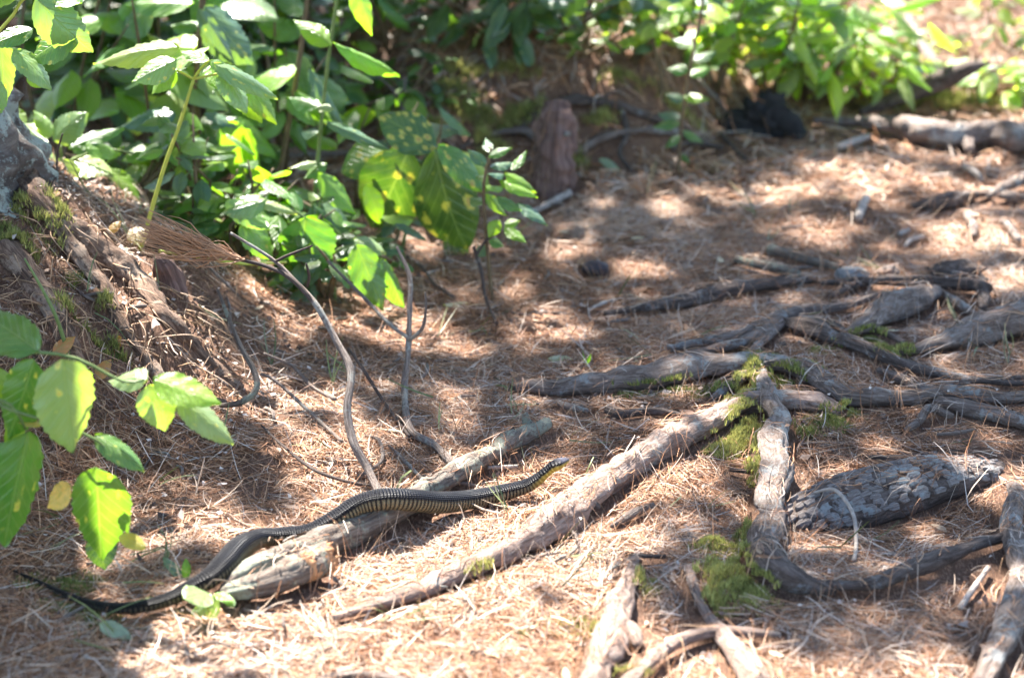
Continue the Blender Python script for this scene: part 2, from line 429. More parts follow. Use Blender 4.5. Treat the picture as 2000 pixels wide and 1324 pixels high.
# ------------------------------------------------------------------ the tree at the left edge
tree = empty('pine_tree', (MX, MY, H(MX, MY) - .05))
tag(tree, 'old pine at the left edge, lichen-grey bark flaring into the mound', 'tree')
zs = np.array([.05, .25, .33, .42, .52, .7, 1.2, 2.5, 4.5, 7.5]); rs = np.array([.36, .31, .285, .25, .225, .20, .18, .165, .13, .04])
c0 = [(MX - .01 - .02 * z, MY + .0 * z, z) for z in zs]
V, F, U = tube_data(c0, list(rs), step=.012, n=160, rough=.05, fis=.13, ff=7., fz=11., seed=3)
obj('trunk', mesh_np('trunk', V, F, U), M['trunk'], tree)

for lst in ([(20, 330, 36), (70, 392, 30), (130, 440, 26), (200, 492, 24), (270, 548, 24), (330, 625, 22), (400, 700, 16), (470, 760, 9)],
            [(10, 480, 24), (70, 560, 22), (120, 640, 20), (150, 720, 16), (190, 800, 9)], [(120, 450, 16), (200, 560, 18), (240, 640, 16), (300, 720, 13), (340, 800, 7)]):
    p_, r_ = [], []
    for u, v, q in lst:
        g0 = P(u, v); r_.append(q * mpp(g0)); p_.append(P(u, v, r_[-1] * .15))
    V, F, U = tube_data(p_, r_, n=28, rough=.40, fis=.22, knot=.15, squash=.8, seed=len(lst) + lst[0][0]); BUTT = globals().setdefault('BUTT', []); BUTT.append(V)
    obj('root', mesh_np('root', V, F, U), M['soilbark'], tree)
# ------------------------------------------------------------------ roots
R_ = []
def root(label, lst, m='root', k=.46, n=24, rough=.22, knot=.20, fis=.20, sq=.85, extra=(), name='root', cat='root', group='roots crossing the path'):
    p, r = gpts(lst, k)
    parts = [tube_data(p, r, n=n, rough=rough, knot=knot, fis=fis, squash=sq, seed=len(R_) * 3.1, upref=False)]
    for e in extra:
        p, r = gpts(e, k); parts.append(tube_data(p, r, n=n, rough=rough, knot=knot, fis=fis, squash=sq, seed=len(R_) + .5))
    V, F, U = join(parts); TOPS.append(V)
    o = obj(name, mesh_np(name, V, F, U), M[m]); tag(o, label, cat, group); R_.append(o); return o

root('thick pale reddish root running diagonally from the mossy hump to bottom left of the snake',
     [(1445, 792, 26), (1380, 825, 32), (1300, 862, 36), (1230, 905, 36), (1160, 955, 35), (1100, 1003, 36), (1030, 1050, 31), (960, 1090, 25), (880, 1125, 20), (800, 1160, 17), (720, 1185, 13), (650, 1207, 7)], 'rootpink', knot=.18)
root('dark thin bark-covered root lying over the thick reddish root',
     [(1030, 1022, 5, .0), (1065, 1000, 8, .004), (1105, 985, 9, .012), (1145, 978, 10, .014), (1170, 992, 8, .004)], 'rootdark')
root('grey twisted root standing upright beside the moss, bent like an elbow',
     [(1488, 730, 13), (1500, 775, 21), (1522, 815, 26), (1508, 860, 30), (1515, 920, 29), (1502, 970, 27), (1505, 1010, 30), (1490, 1045, 27), (1484, 1075, 20)], 'root', k=1.0, knot=.25, fis=.2)
root('dark smooth elbow of root sweeping right at the foot of the twisted root',
     [(1485, 1062, 26), (1500, 1095, 30), (1545, 1128, 27), (1595, 1146, 17), (1630, 1155, 7)], 'rootdark', k=1.0, sq=.9)
root('flat strap root with a pale upper edge arching below the scaly root',
     [(1590, 1142, 10), (1650, 1143, 12), (1710, 1138, 15), (1770, 1116, 18), (1850, 1085, 17), (1910, 1062, 14), (1965, 1048, 9)], 'rootdark', k=1.5)
root('long grey root crossing the path behind the upright twisted root',
     [(1005, 757, 8), (1040, 752, 15), (1090, 757, 18), (1160, 745, 24), (1250, 735, 30), (1350, 720, 30), (1440, 708, 22), (1520, 710, 18), (1590, 735, 22), (1650, 772, 24), (1750, 776, 18), (1850, 766, 18), (1950, 776, 14), (2040, 772, 12)], 'root', knot=.2)
root('short forked root descending from the long grey root to the moss',
     [(1510, 700, 12), (1465, 728, 13), (1420, 757, 12), (1390, 780, 7)], 'root')
root('broad half buried root right of the moss hump, cracked across',
     [(1455, 790, 22), (1520, 782, 27), (1590, 785, 27), (1640, 800, 18)], 'rootpink', k=.25)
root('small root between the long grey root and the right edge',
     [(1715, 722, 7), (1760, 738, 13), (1800, 758, 15), (1850, 765, 10)], 'root')
root('lowest grey root leaving the right edge above the scaly root',
     [(1830, 783, 12), (1890, 797, 17), (1950, 812, 17), (2040, 838, 13)], 'root')
root('long thin dark root across the middle of the path, its right end splintered',
     [(1180, 612, 6), (1240, 604, 9), (1330, 588, 12), (1420, 566, 13), (1520, 553, 11), (1592, 547, 7)], 'rootdark', k=.8)
root('dark level root in the middle right ending in a knotted fork',
     [(1605, 553, 7), (1680, 549, 11), (1760, 549, 12), (1850, 553, 13), (1905, 557, 14), (1925, 565, 15)], 'rootdark', k=1.0,
     extra=([(1915, 555, 12), (1922, 580, 11), (1918, 605, 7)], [(1620, 580, 5), (1660, 560, 8), (1700, 548, 9)]))
root('pale grey root winding left from the broken root stub',
     [(1300, 682, 6), (1370, 668, 9), (1440, 655, 12), (1510, 622, 13), (1570, 605, 13), (1640, 600, 10), (1700, 582, 10), (1745, 574, 7)], 'root', k=.8,
     extra=([(1340, 690, 6), (1420, 676, 11), (1480, 655, 13), (1530, 620, 11)], [(1455, 695, 7), (1490, 665, 9), (1525, 632, 9)]))
root('dark root fork running right under the broken root stub to the edge',
     [(1530, 630, 11), (1590, 642, 22), (1640, 660, 19), (1700, 682, 15), (1760, 710, 13), (1850, 733, 11), (1940, 746, 9), (2030, 750, 7)], 'rootdark', k=.6,
     extra=([(1560, 622, 8), (1620, 632, 9), (1660, 655, 9)],))
root('broken thick root stub with scaly bark in the middle right',
     [(1640, 655, 8), (1690, 632, 20), (1730, 605, 28), (1780, 585, 28), (1830, 570, 12)], 'root', k=.7, knot=.25,
     extra=([(1690, 632, 12), (1725, 648, 8), (1765, 668, 5)],))
root('short pale curved root right of the broken stub', [(1838, 568, 7), (1870, 590, 9), (1900, 612, 9), (1930, 632, 6)], 'root', k=.9)
root('massive root entering at the right edge and tapering left',
     [(1760, 688, 8), (1840, 668, 20), (1920, 645, 32), (2000, 622, 42), (2090, 590, 52)], 'root', k=.5)
root('grey root standing at the right edge and running down out of frame',
     [(1978, 950, 14), (1985, 975, 17), (1972, 1020, 21), (1985, 1070, 22), (1995, 1110, 20), (1985, 1165, 26), (1962, 1235, 25), (1935, 1295, 22), (1910, 1345, 18)], 'root', k=.8, knot=.2)
root('sunlit pale root with a dark burl at the bottom centre',
     [(1245, 1078, 7), (1228, 1130, 16), (1205, 1190, 26), (1195, 1245, 33), (1170, 1300, 30), (1150, 1350, 28)], 'rootpink', knot=.2,
     extra=([(1205, 1210, 14), (1235, 1235, 20), (1250, 1262, 10)],))
root('arched bare root at the bottom edge right of the burl',
     [(1215, 1345, 16), (1280, 1282, 16), (1340, 1247, 14), (1400, 1232, 13), (1455, 1234, 12), (1525, 1238, 5)], 'rootpink', k=1.1)
root('root stub passing under the arched bare root at the bottom edge',
     [(1345, 1108, 9), (1358, 1150, 10), (1378, 1195, 10), (1415, 1245, 16), (1455, 1295, 26), (1490, 1345, 28)], 'rootpink', k=.5)
root('small grey root bump cut off by the bottom edge, left of centre', [(600, 1345, 14), (650, 1322, 14), (720, 1318, 15), (800, 1330, 12)], 'root', k=.6)
root('thin dark root under the long grey root left of the moss',
     [(1185, 800, 8), (1215, 808, 8), (1280, 803, 8), (1350, 815, 4)], 'rootdark', k=.8)
root('narrow root strip parallel to the right edge roots', [(1690, 892, 4), (1750, 893, 7), (1830, 884, 5)], 'rootdark', k=.5)
root('short root bump left of the strap root', [(1195, 1028, 5), (1232, 1005, 9), (1275, 985, 6)], 'root', k=.6)
root('thin twisting root just above the lowest grey root', [(1740, 790, 4), (1850, 752, 6), (1930, 742, 7), (2030, 735, 6)], 'rootdark', k=.9)
# far right, by the clearing
root('large grey log root with a sunlit top far right by the clearing',
     [(1590, 236, 8), (1660, 237, 13), (1740, 245, 20), (1810, 258, 27), (1870, 262, 24), (1930, 258, 24), (2000, 264, 30), (2080, 262, 30)], 'root', k=.9, name='log', cat='log', group=None,
     extra=([(1885, 265, 16), (1895, 295, 10)],))
BK = 'roots showing in the far bank'
root('dark root arching over the top of the rotten stump', [(1000, 262, 6), (1060, 218, 9), (1120, 196, 12), (1200, 205, 10), (1290, 235, 8)], 'rootdark', k=1.0, group=BK)
root('root running right from the rotten stump along the bank', [(1125, 300, 8), (1180, 268, 10), (1260, 255, 9), (1340, 262, 8), (1400, 285, 6)], 'root', k=.9, group=BK)
root('thin crooked root hanging down the bank face right of the stump', [(1215, 215, 5), (1225, 260, 6), (1210, 300, 6), (1235, 335, 4)], 'rootdark', k=1.0, group=BK)
root('thin root left of the rotten stump under the moss', [(900, 290, 5), (960, 262, 7), (1030, 258, 8), (1070, 300, 6)], 'root', k=1.0, group=BK)
root('dark bark slab with a bleached top near the right edge',
     [(1780, 402, 7), (1830, 396, 17), (1880, 385, 15), (1935, 375, 8)], 'rootdark', k=.7, name='bark_slab', cat='bark', group=None)
root('grey branch leaning out of the right edge behind the bark slab',
     [(1930, 385, 7), (1970, 362, 12), (2040, 330, 12)], 'root', k=1.6, name='branch', cat='branch', group=None,
     extra=([(1935, 378, 7), (1980, 384, 9), (2040, 390, 9)],))
root('bleached crooked branch in the sunny clearing at top right',
     [(1745, -20, 9), (1775, 40, 9), (1795, 80, 9), (1840, 138, 10)], 'root', k=2, name='branch', cat='branch', group=None)

# scaly root with bark plates
scaly = empty('root', tuple(P(1720, 1000))); tag(scaly, 'wide humped root covered in scaly grey bark plates, right of the twisted root', 'root', 'roots crossing the path')
sp_pts = [(1520, 1045, 50, -.030), (1590, 1010, 66, -.012), (1660, 985, 76, -.006), (1740, 960, 74, .0), (1810, 940, 66, .004), (1880, 928, 50, -.006), (1950, 920, 30, -.022)]
pp, rr_ = gpts(sp_pts, .12)
V, F, U = tube_data(pp, rr_, n=40, rough=.05, fis=.05, knot=.08, squash=.62, seed=4)
TOPS.append(V); obj('bark', mesh_np('bark', V, F, U), M['rootdark'], scaly)
cs, cr = resample(pp, rr_, .006); tt, NN, BB = frames(cs)
ss = np.r_[0, np.cumsum(np.linalg.norm(np.diff(cs, axis=0), axis=1))]
plates = []
for q in range(4):      # plate meshes
    na = 7; a = np.linspace(0, 2 * np.pi, na, endpoint=False) + rng.uniform(-.25, .25, na); rad = 1 + .20 * rng.standard_normal(na)
    top = np.stack([np.cos(a) * rad * .8, np.sin(a) * rad * .8, np.full(na, .5) + .1 * rng.standard_normal(na)], 1)
    bot = np.stack([np.cos(a) * rad, np.sin(a) * rad, np.full(na, -.5)], 1)
    V = np.vstack([top, bot, [[0, 0, .62]]]); F = [(j, na + j, na + (j + 1) % na, (j + 1) % na) for j in range(na)]
    me = bpy.data.meshes.new('bark_plate'); me.from_pydata([tuple(v) for v in V], [], F + [(j, (j + 1) % na, 2 * na) for j in range(na)])
    ul = me.uv_layers.new(name='UVMap')
    for l in me.loops: co = me.vertices[l.vertex_index].co; ul.data[l.index].uv = (co.x * .12 + .3 * q, co.y * .012)
    me.materials.append(M['plate']); plates.append(me)
s_ = .02
row = 0
while s_ < ss[-1] - .015:
    i0 = int(np.searchsorted(ss, s_)); r = cr[i0]
    step = .0155 / max(r * .9, .004); th = -1.3 + (row % 2) * step / 2
    while th < 1.35:
        tj = th + random.uniform(-.12, .12) * step * 2; ii = min(len(cs) - 1, max(0, i0 + random.randint(-1, 1)))
        rdir = NN[ii] * math.cos(tj) * .60 + BB[ii] * math.sin(tj)
        pos = cs[ii] + rdir * r * 1.03
        nrm = Vector(NN[ii] * math.cos(tj) + BB[ii] * math.sin(tj) * .75).normalized()
        if pos[2] > H(pos[0], pos[1]) + .001 and nrm.y < .75:
            ax = Vector(tt[ii]) + nrm * random.uniform(.12, .38)
            X_ = ax.cross(nrm).normalized(); Y_ = nrm.cross(X_).normalized()
            o = bpy.data.objects.new('bark_plate', random.choice(plates)); link(o, scaly)
            s1, s2, s3 = random.uniform(.0058, .0095), random.uniform(.0080, .0125), random.uniform(.004, .009)
            Mx = Matrix((X_ * s1, Y_ * s2, nrm * s3)).transposed().to_4x4(); Mx.translation = Vector(pos) - Vector(scaly.location)
            o.matrix_local = Mx
        th += step
    s_ += .0165; row += 1
pz = np.array([[p[0], p[1]] for p in []])
tb = tube('branch', *gpts([(1590, 962, 3, .03), (1625, 955, 4, .045), (1650, 975, 4, .045), (1668, 1010, 4, .03), (1672, 1060, 4, .006), (1668, 1095, 4, .0)], 1.), m='chip', n=8)
tag(tb, 'thin bent twig draped over the scaly root', 'twig')

# ------------------------------------------------------------------ fallen branch, broken log
logo = empty('fallen_branch', tuple(P(760, 1010))); tag(logo, 'long lichen-covered fallen branch that the snake slides over', 'branch')
lp, lr = gpts([(1003, 852, 17, .006), (985, 866, 23, .002), (930, 903, 24), (860, 944, 26), (790, 985, 28), (720, 1018, 29), (650, 1048, 29), (590, 1075, 27), (530, 1100, 25), (475, 1125, 22), (438, 1150, 13)], .8)
tube('bark', lp, lr, 'log', logo, top=True, n=30, rough=.24, knot=.18, fis=.16)
fp, fr = gpts([(940, 895, 14, .0), (985, 872, 18, .0), (1030, 845, 18, .003), (1060, 830, 17, .006), (1070, 824, 11, .007)], .9)
tube('fork', fp, fr, 'log', logo, top=True, n=20, rough=.28, knot=.2, fis=.15)
yk = P(1030, 860).y
tube('stub', [PD(1036, 848, yk), PD(1030, 828, yk), PD(1025, 808, yk)], [.010, .010, .006], 'log', logo, n=12, rough=.3)
tube('stub', [PD(985, 862, yk), PD(995, 842, yk - .005), PD(1002, 832, yk - .005)], [.016, .010, .002], 'rootdark', logo, n=12, rough=.4)
blog = empty('broken_log', tuple(P(540, 1150))); tag(blog, 'short broken log piece with torn orange wood at its right end', 'log')
bp, br = gpts([(434, 1158, 9), (452, 1153, 20), (500, 1142, 28), (560, 1123, 32), (605, 1103, 33), (630, 1093, 31)], 1.0)
V, F, U = tube_data(bp, br, n=32, rough=.22, fis=.2, knot=.12, seed=9, squash=.9, cap=False)
ax_ = np.array(bp[-1] - bp[-2]); ax_ /= np.linalg.norm(ax_); dd = (V - np.array(bp[-1])) @ ax_
ang = np.tile(np.linspace(0, 2 * np.pi, 33), len(V) // 33)
cen = np.repeat(V.reshape(-1, 33, 3)[:, :32].mean(1), 33, 0); rd = (V - cen); rd /= np.linalg.norm(rd, axis=1)[:, None] + 1e-9
V = V + ax_[None] * (np.clip(1 + dd / .030, 0, 1) * (-.026 * np.clip(-rd[:, 1] + .2, 0, 1) + .010 * vnoise(np.cos(ang) * 3, np.sin(ang) * 3, 0 * ang) + .006 * vnoise(np.cos(ang) * 9, np.sin(ang) * 9, 0 * ang)))[:, None]
TOPS.append(V); obj('bark', mesh_np('bark', V, F, U), M['log'], blog)
# torn end: ragged splinters around a core
e0, e1 = bp[-1], (bp[-1] - bp[-2]).normalized()
V, F, U = tube_data([e0 - e1 * .05, e0 - e1 * .006, e0 + e1 * .006], [br[-1] * .90, br[-1] * .86, br[-1] * .60], n=32, rough=.22, step=.003, seed=5)
obj('heartwood', mesh_np('heartwood', V, F, U), M['wood'], blog)
side = e1.cross(Vector((0, 0, 1))).normalized(); upv = side.cross(e1).normalized()
spl = []
for q in range(34):
    a = random.uniform(0, 6.28); rr = br[-1] * random.uniform(.75, .98)
    b0 = e0 - e1 * .012 + (side * math.cos(a) + upv * math.sin(a) * .9) * rr
    L = random.uniform(.012, .026) + (.012 if 1.0 < a < 2.4 else 0)
    spl.append(tube_data([b0, b0 + e1 * L * .6, b0 + e1 * L + (side * math.cos(a) + upv * math.sin(a)) * L * random.uniform(-.3, .3)], [.0050, .0036, .0006], step=.004, n=6, rough=.2, seed=q))
V, F, U = join(spl); tag(obj('splinters', mesh_np('splinters', V, F, U), M['wood'], blog), kind='stuff')

# ------------------------------------------------------------------ sticks
def stick(label, lst, m='twig', k=1.0, n=10, name='stick', cat='stick', group='sticks lying on the needles', **kw):
    p, r = gpts(lst, k)
    o = tube(name, p, r, m, None, top=True, n=n, knot=.15, **kw); return tag(o, label, cat, group)
stick('thick pale cut stick on the path, longer one of the pair', [(1503, 487, 13), (1550, 500, 12), (1600, 513, 10), (1640, 523, 7)], 'log')
stick('shorter cut stick of the pair, nearer the camera', [(1437, 506, 9), (1490, 518, 11), (1560, 536, 11)], 'log')
stick('small bleached stick in front of the sunlit log at far right', [(1636, 288, 8), (1665, 278, 9), (1697, 267, 7)], 'chip')
stick('short pale stick pointing at the camera in the upper right needles', [(1676, 425, 10), (1683, 405, 10), (1692, 387, 9)], 'chip')
stick('pale stick leaning at the foot of the rotten stump', [(1042, 413, 7), (1075, 396, 8), (1112, 377, 8)], 'chip')
stick('pale bare stick standing askew near the right root, bottom right', [(1876, 1186, 7), (1900, 1150, 7), (1930, 1108, 6)], 'chip')
stick('small forked pale chip on the upper right path', [(1768, 480, 5), (1780, 468, 6), (1803, 463, 6)], 'chip')
stick('tiny pale chip near the forked chip', [(1757, 458, 5), (1775, 449, 5)], 'chip')
stick('hooked pale stick in the middle right needles', [(1772, 838, 8), (1795, 822, 10), (1815, 797, 10), (1850, 810, 9), (1860, 812, 6)], 'root')
stick('thin wavy stick lying below the hooked stick', [(1830, 848, 4), (1870, 845, 5), (1905, 838, 3)], 'twig')
stick('greyish stick left of the moss in front of the long root', [(1092, 787, 6), (1120, 796, 8), (1148, 803, 6)], 'twig')
stick('curved pale stick hanging off the stump front', [(1045, 290, 6, .05), (1075, 264, 8, .10), (1110, 262, 6, .12)], 'twig')
stick('pale chip of split wood above the snake neck', [(952, 913, 5), (1010, 911, 5)], 'chip')
stick('crooked stick at the right edge, upper of two', [(1888, 418, 9), (1900, 440, 10), (1903, 462, 7)], 'root')
stick('crooked stick at the right edge, lower of two', [(1955, 432, 6), (1970, 440, 8), (1990, 470, 8)], 'root')
stick('grey flake of wood beside the long thin dark root', [(1150, 605, 4), (1178, 592, 4), (1200, 585, 3)], 'chip')
stick('stick fallen among the upper right needles', [(1882, 325, 7), (1905, 338, 8), (1918, 352, 6)], 'chip')
stick('bent dark stick in front of the black stump', [(1408, 262, 6), (1430, 285, 5), (1460, 315, 4)], 'rootdark')
stick('low dark root stick left of the black stump', [(1310, 290, 7), (1350, 280, 7), (1412, 288, 7)], 'rootdark')
stick('dark short twig lying near the top of the reddish root', [(1425, 917, 5), (1465, 921, 6)], 'rootdark', k=1)
stick('broken dry stick just left of the root bump', [(1230, 1085, 5), (1300, 1086, 5)], 'twigdark')

# dead sapling: two main stems rising from the fallen branch
dead = empty('dead_pine_bough', tuple(P(740, 955))); tag(dead, 'dead pine bough with a fanned tuft of brown needles rising from the fallen branch', 'branch')
Yb = P(740, 965).y
def pd(lst): return [PD(u, v, min(Yb + dy, P(u, v, .012).y)) for u, v, dy in lst]
def rp(lst): return [r * 3.4 / FPX for r in lst]
tube('bough', pd([(742, 965, 0), (718, 915, .02), (690, 862, .05), (678, 800, .10), (685, 725, .16), (655, 662, .20), (615, 592, .23), (575, 548, .26), (530, 505, .28), (450, 455, .3)]), rp([10, 10, 10, 9, 9, 8, 7, 5, 4, 3]), 'twig', dead, n=10, knot=.15)
tube('bough', pd([(615, 592, .23), (570, 545, .25), (520, 520, .27), (450, 502, .28), (380, 482, .28)]), rp([6, 6, 5, 5, 4]), 'twigdark', dead, n=8, knot=.15)
for q in ([(600, 560, .24), (604, 540, .23), (598, 515, .22)], [(540, 510, .27), (560, 500, .26), (610, 480, .25)]):
    tube('twig', pd(q), rp([3, 3, 2]), 'twigdark', dead, n=6)
parts = []
for q in range(240):
    s = random.random() ** .8
    b = PD(480 - 110 * s, 508 - 28 * s + random.uniform(-4, 4), Yb + .28 + random.uniform(-.01, .01))
    a = random.gauss(0, .20)
    tu = 268 + random.random() ** 1.3 * 150; tv = 443 + (a * 120) * (1 - (tu - 268) / 260) + (tu - 275) * .30
    e = PD(tu, tv, Yb + .28 + random.uniform(-.03, .03)); mid = (b + e) / 2 + Vector((0, 0, .008 * random.gauss(0, 1) - .004))
    parts.append(tube_data([b, mid, e], [.0012, .0009, .0004], step=.03, n=4, rough=0, cap=False))
V, F, U = join(parts)
me = mesh_np('needle_tuft', V, F, U, col=np.array([.36, .19, .10]) * (0.6 + .7 * rng.random((len(V), 1)))); tag(obj('needle_tuft', me, M['needle'], dead), kind='stuff')

def free_stick(label, lst, rad, m='twig', name='twig', cat='twig', group='bare twigs by the shrubs', n=8, forks=()):
    """lst: (u, v, Y) points in the place; first touches the ground"""
    lst = [(a, b, min(c, P(a, b, .014).y)) for a, b, c in lst]
    o = tube(name, [PD(*q) for q in lst], rp(rad), m, None, n=n, knot=.15, rough=.1)
    for f, fr in forks: tube('side_twig', [PD(*q) for q in f], rp(fr), m, o, n=6)
    return tag(o, label, cat, group)
g = lambda u, v: P(u, v).y
free_stick('tall wavy grey twig standing beside the fallen branch', [(890, 912, g(890, 925)), (850, 870, 3.3), (802, 838, 3.38), (790, 760, 3.42), (797, 690, 3.46), (800, 600, 3.52), (800, 540, 3.56), (775, 482, 3.6)], [10, 9, 9, 8, 7, 6, 5, 3], 'twig',
           forks=(([(800, 665, 3.47), (825, 640, 3.46), (832, 600, 3.46), (830, 570, 3.47)], [4, 4, 3, 2]), ([(800, 662, 3.47), (760, 632, 3.5), (700, 570, 3.6), (640, 510, 3.7)], [4, 4, 4, 3])))
free_stick('dark twig slanting down to the white chip behind the plants', [(888, 582, g(888, 582)), (850, 555, 4.0), (822, 520, 4.03), (795, 500, 4.08)], [5, 5, 5, 4], 'twigdark')
free_stick('dark upright twig under the small sapling', [(970, 632, g(970, 632)), (948, 580, 3.85), (940, 530, 3.88), (925, 482, 3.9)], [4, 5, 5, 5], 'twigdark', forks=(([(930, 500, 3.89), (945, 475, 3.9), (965, 455, 3.9)], [4, 3, 3]),))
free_stick('curved lichen-spotted twig sticking out of the mound', [(430, 792, g(430, 800)), (470, 786, 3.22), (500, 762, 3.22), (497, 725, 3.24), (472, 680, 3.26), (450, 630, 3.28), (425, 565, 3.3)], [6, 7, 7, 7, 6, 5, 3], 'log')
free_stick('bare beaded twig arching out of the mound, upper of two', [(655, 780, g(655, 790)), (610, 755, 3.42), (570, 715, 3.45), (515, 690, 3.46)], [5, 4, 4, 3])
free_stick('bare beaded twig arching out of the mound, lower of two', [(668, 862, g(668, 870)), (600, 800, 3.32), (540, 745, 3.34), (510, 730, 3.35)], [4, 4, 4, 3])
free_stick('thin dry twig lying from the mound foot to the fallen branch', [(720, 948, g(720, 950)), (670, 938, g(670, 945)), (610, 915, g(610, 922)), (550, 868, g(550, 875)), (510, 830, g(510, 842))], [4, 4, 4, 3, 2], 'twigdark')
free_stick('thin twig rising left of the fallen branch top', [(830, 940, g(830, 945)), (790, 900, 3.22), (760, 870, 3.26)], [4, 4, 3])
free_stick('long dark twig crossing between the two bare stems', [(800, 852, g(800, 860)), (760, 800, 3.36), (705, 715, 3.42), (680, 680, 3.46)], [4, 4, 4, 3], 'twigdark')
free_stick('curly twig beside the dead pine bough', [(700, 930, g(700, 945)), (745, 900, 3.15), (740, 860, 3.2), (715, 850, 3.25)], [4, 4, 4, 2])
free_stick('dark reddish twig in front of the pale leafy plant', [(92, 392, 3.62), (110, 345, 3.62), (112, 300, 3.62), (122, 262, 3.6)], [3, 3, 3, 2], 'twigdark')
free_stick('long grey branch lying low behind the shrubs, left part', [(400, 365, g(400, 365)), (470, 330, 4.75), (560, 305, 4.75), (680, 298, 4.75), (760, 280, 4.75)], [7, 8, 8, 8, 5], 'twig')
free_stick('thin grey branch forking above the mossy hollow', [(815, 215, 5.0), (880, 180, 5.0), (930, 160, 5.0), (975, 120, 5.1)], [5, 5, 4, 3], 'twig', forks=(([(930, 160, 5.0), (985, 180, 5.0), (1000, 200, 4.95)], [4, 3, 3]),))
free_stick('leaning grey pole half hidden in the left shrubs', [(230, 330, 4.9), (290, 280, 4.9), (330, 235, 4.9)], [9, 9, 8], 'twig')
free_stick('slim upright forked twig behind the spotted leaves', [(790, 330, 4.7), (788, 230, 4.75), (792, 150, 4.8)], [5, 5, 4], 'twig', forks=(([(788, 220, 4.75), (770, 180, 4.75), (740, 150, 4.75)], [4, 3, 3]),))

yd = P(1720, 222).y
free_stick('dark raised dead branch end pointing right above the mossy bank', [(1680, 218, yd), (1730, 200, yd), (1790, 176, yd), (1850, 152, yd - .02), (1890, 135, yd - .04), (1935, 123, yd - .05)], [14, 26, 34, 36, 26, 6], 'rootdark', 'dead_branch', 'branch', None, 16)
# stub on the mound
stubp = P(335, 560)
so = tube('broken_stub', [Vector((stubp.x, stubp.y + .015, stubp.z - .03)), PD(328, 540, stubp.y + .01), PD(318, 515, stubp.y), PD(308, 500, stubp.y)], [.034, .026, .022, .013], 'rotten', None, top=True, n=20, rough=.2, knot=.2)
tag(so, 'dark broken stub poking out of the sunlit mound', 'stump')
# rotten stump in the bank
stp = P(1080, 385); V, F, U = tube_data([Vector((stp.x, stp.y + .02, stp.z - .05)), PD(1082, 350, stp.y + .02), PD(1085, 290, stp.y + .03), PD(1090, 235, stp.y + .05), PD(1092, 200, stp.y + .06)], [.056, .045, .038, .037, .026], n=40, rough=.34, fis=.35, seed=7)
TOPS.append(V); st = obj('rotten_stump', mesh_np('rotten_stump', V, F, U), M['rotten']); tag(st, 'reddish rotten stump set in the mossy bank', 'stump')
# black stump
cb = P(1490, 262); cst = empty('charred_stump', tuple(cb)); tag(cst, 'black charred stump in front of the bright bushes', 'stump')
def lump(c, rx, ry, rz, m, name, parent=None, amp=.25, fr=12, seed=0, nu=28, nv=18, flat=False):
    th = np.linspace(0, 2 * np.pi, nu + 1); ph = np.linspace(.02, np.pi - .02, nv)
    T, Q = np.meshgrid(th, ph)
    d = np.stack([np.cos(T) * np.sin(Q), np.sin(T) * np.sin(Q), np.cos(Q)], -1).reshape(-1, 3)
    k = 1 + amp * 2 * fbm(d[:, 0] * fr / 8 + seed, d[:, 1] * fr / 8, d[:, 2] * fr / 8, 4)
    V = d * k[:, None] * np.array([rx, ry, rz]) + np.array(c)
    U = np.stack([T.ravel() / 6.28, Q.ravel() * .05], 1)
    i = (np.arange(nv - 1)[:, None] * (nu + 1) + np.arange(nu)[None]).ravel()
    F = np.stack([i, i + nu + 1, i + nu + 2, i + 1], -1)
    TOPS.append(V)
    return obj(name, mesh_np(name, V, F, U), M[m], parent)
lump((cb.x, cb.y, cb.z + .030), .048, .045, .058, 'char', 'stump_top', cst, .55, 22, 3)
lump((cb.x - .055, cb.y, cb.z + .02), .04, .04, .035, 'char', 'stump_side', cst, .3, 20, 5)
tube('charred_root', [cb + Vector((.0, 0, .06)), cb + Vector((.05, -.02, .035)), cb + Vector((.085, -.04, .0))], [.03, .028, .018], 'char', cst, n=14, rough=.2)
o = lump(tuple(P(1163, 524, .012)), .027, .018, .015, 'cone', 'pine_cone', None, .10, 14, 1); o.data.update(); tag(o, 'small dark egg-shaped cone lying alone on the path', 'cone')
c = P(1665, 540, .01); tag(lump(tuple(c), .034, .03, .018, 'stone', 'stone', None, .22, 10, 2), 'round grey stone behind the dark level root', 'stone')
c = P(1735, 532, .01); tag(lump(tuple(c), .018, .012, .013, 'twig', 'wood_chip', None, .3, 14, 9), 'pale chunk of wood right of the grey stone', 'wood')
c = P(1870, 532, .02); tag(lump(tuple(c), .055, .02, .02, 'rootdark', 'root_knot', None, .35, 14, 4), 'dark knotty lump on top of the level root fork', 'root')

# ------------------------------------------------------------------ snake
snake = empty('snake', tuple(P(700, 1000))); tag(snake, 'long dark snake with tan sides sliding over the fallen branch, head raised right', 'snake')
SN = [(22, 1112, 2.5, 0), (80, 1138, 5, 0), (140, 1166, 8.5, 0), (200, 1184, 12, 0), (262, 1186, 14, 0), (322, 1172, 16, 0), (370, 1150, 19, .002), (410, 1128, 23, .006), (440, 1100, 27, .008),
      (468, 1070, 27, .008), (505, 1052, 23, .004), (550, 1046, 20, .004), (605, 1038, 19, .008), (655, 1012, 20, .020), (700, 985, 22, .030), (750, 974, 24, .034), (800, 976, 25, .024), (860, 981, 25, .006), (920, 975, 22, 0), (980, 962, 19, .0), (1025, 950, 16, .006),
      (1050, 936, 14, .018), (1062, 925, 12, .028), (1072, 917, 11.5, .034), (1080, 911, 12.5, .038), (1088, 907, 13.5, .040), (1096, 903, 11, .041), (1103, 900, 8, .041), (1109, 898, 4, .040)]
sp3, sr = [], []
for u, v, r, zo in SN:
    g0 = P(u, v); rm = r * mpp(g0) * (.92); sp3.append(P(u, v, rm * .85 + zo + .007)); sr.append(rm)
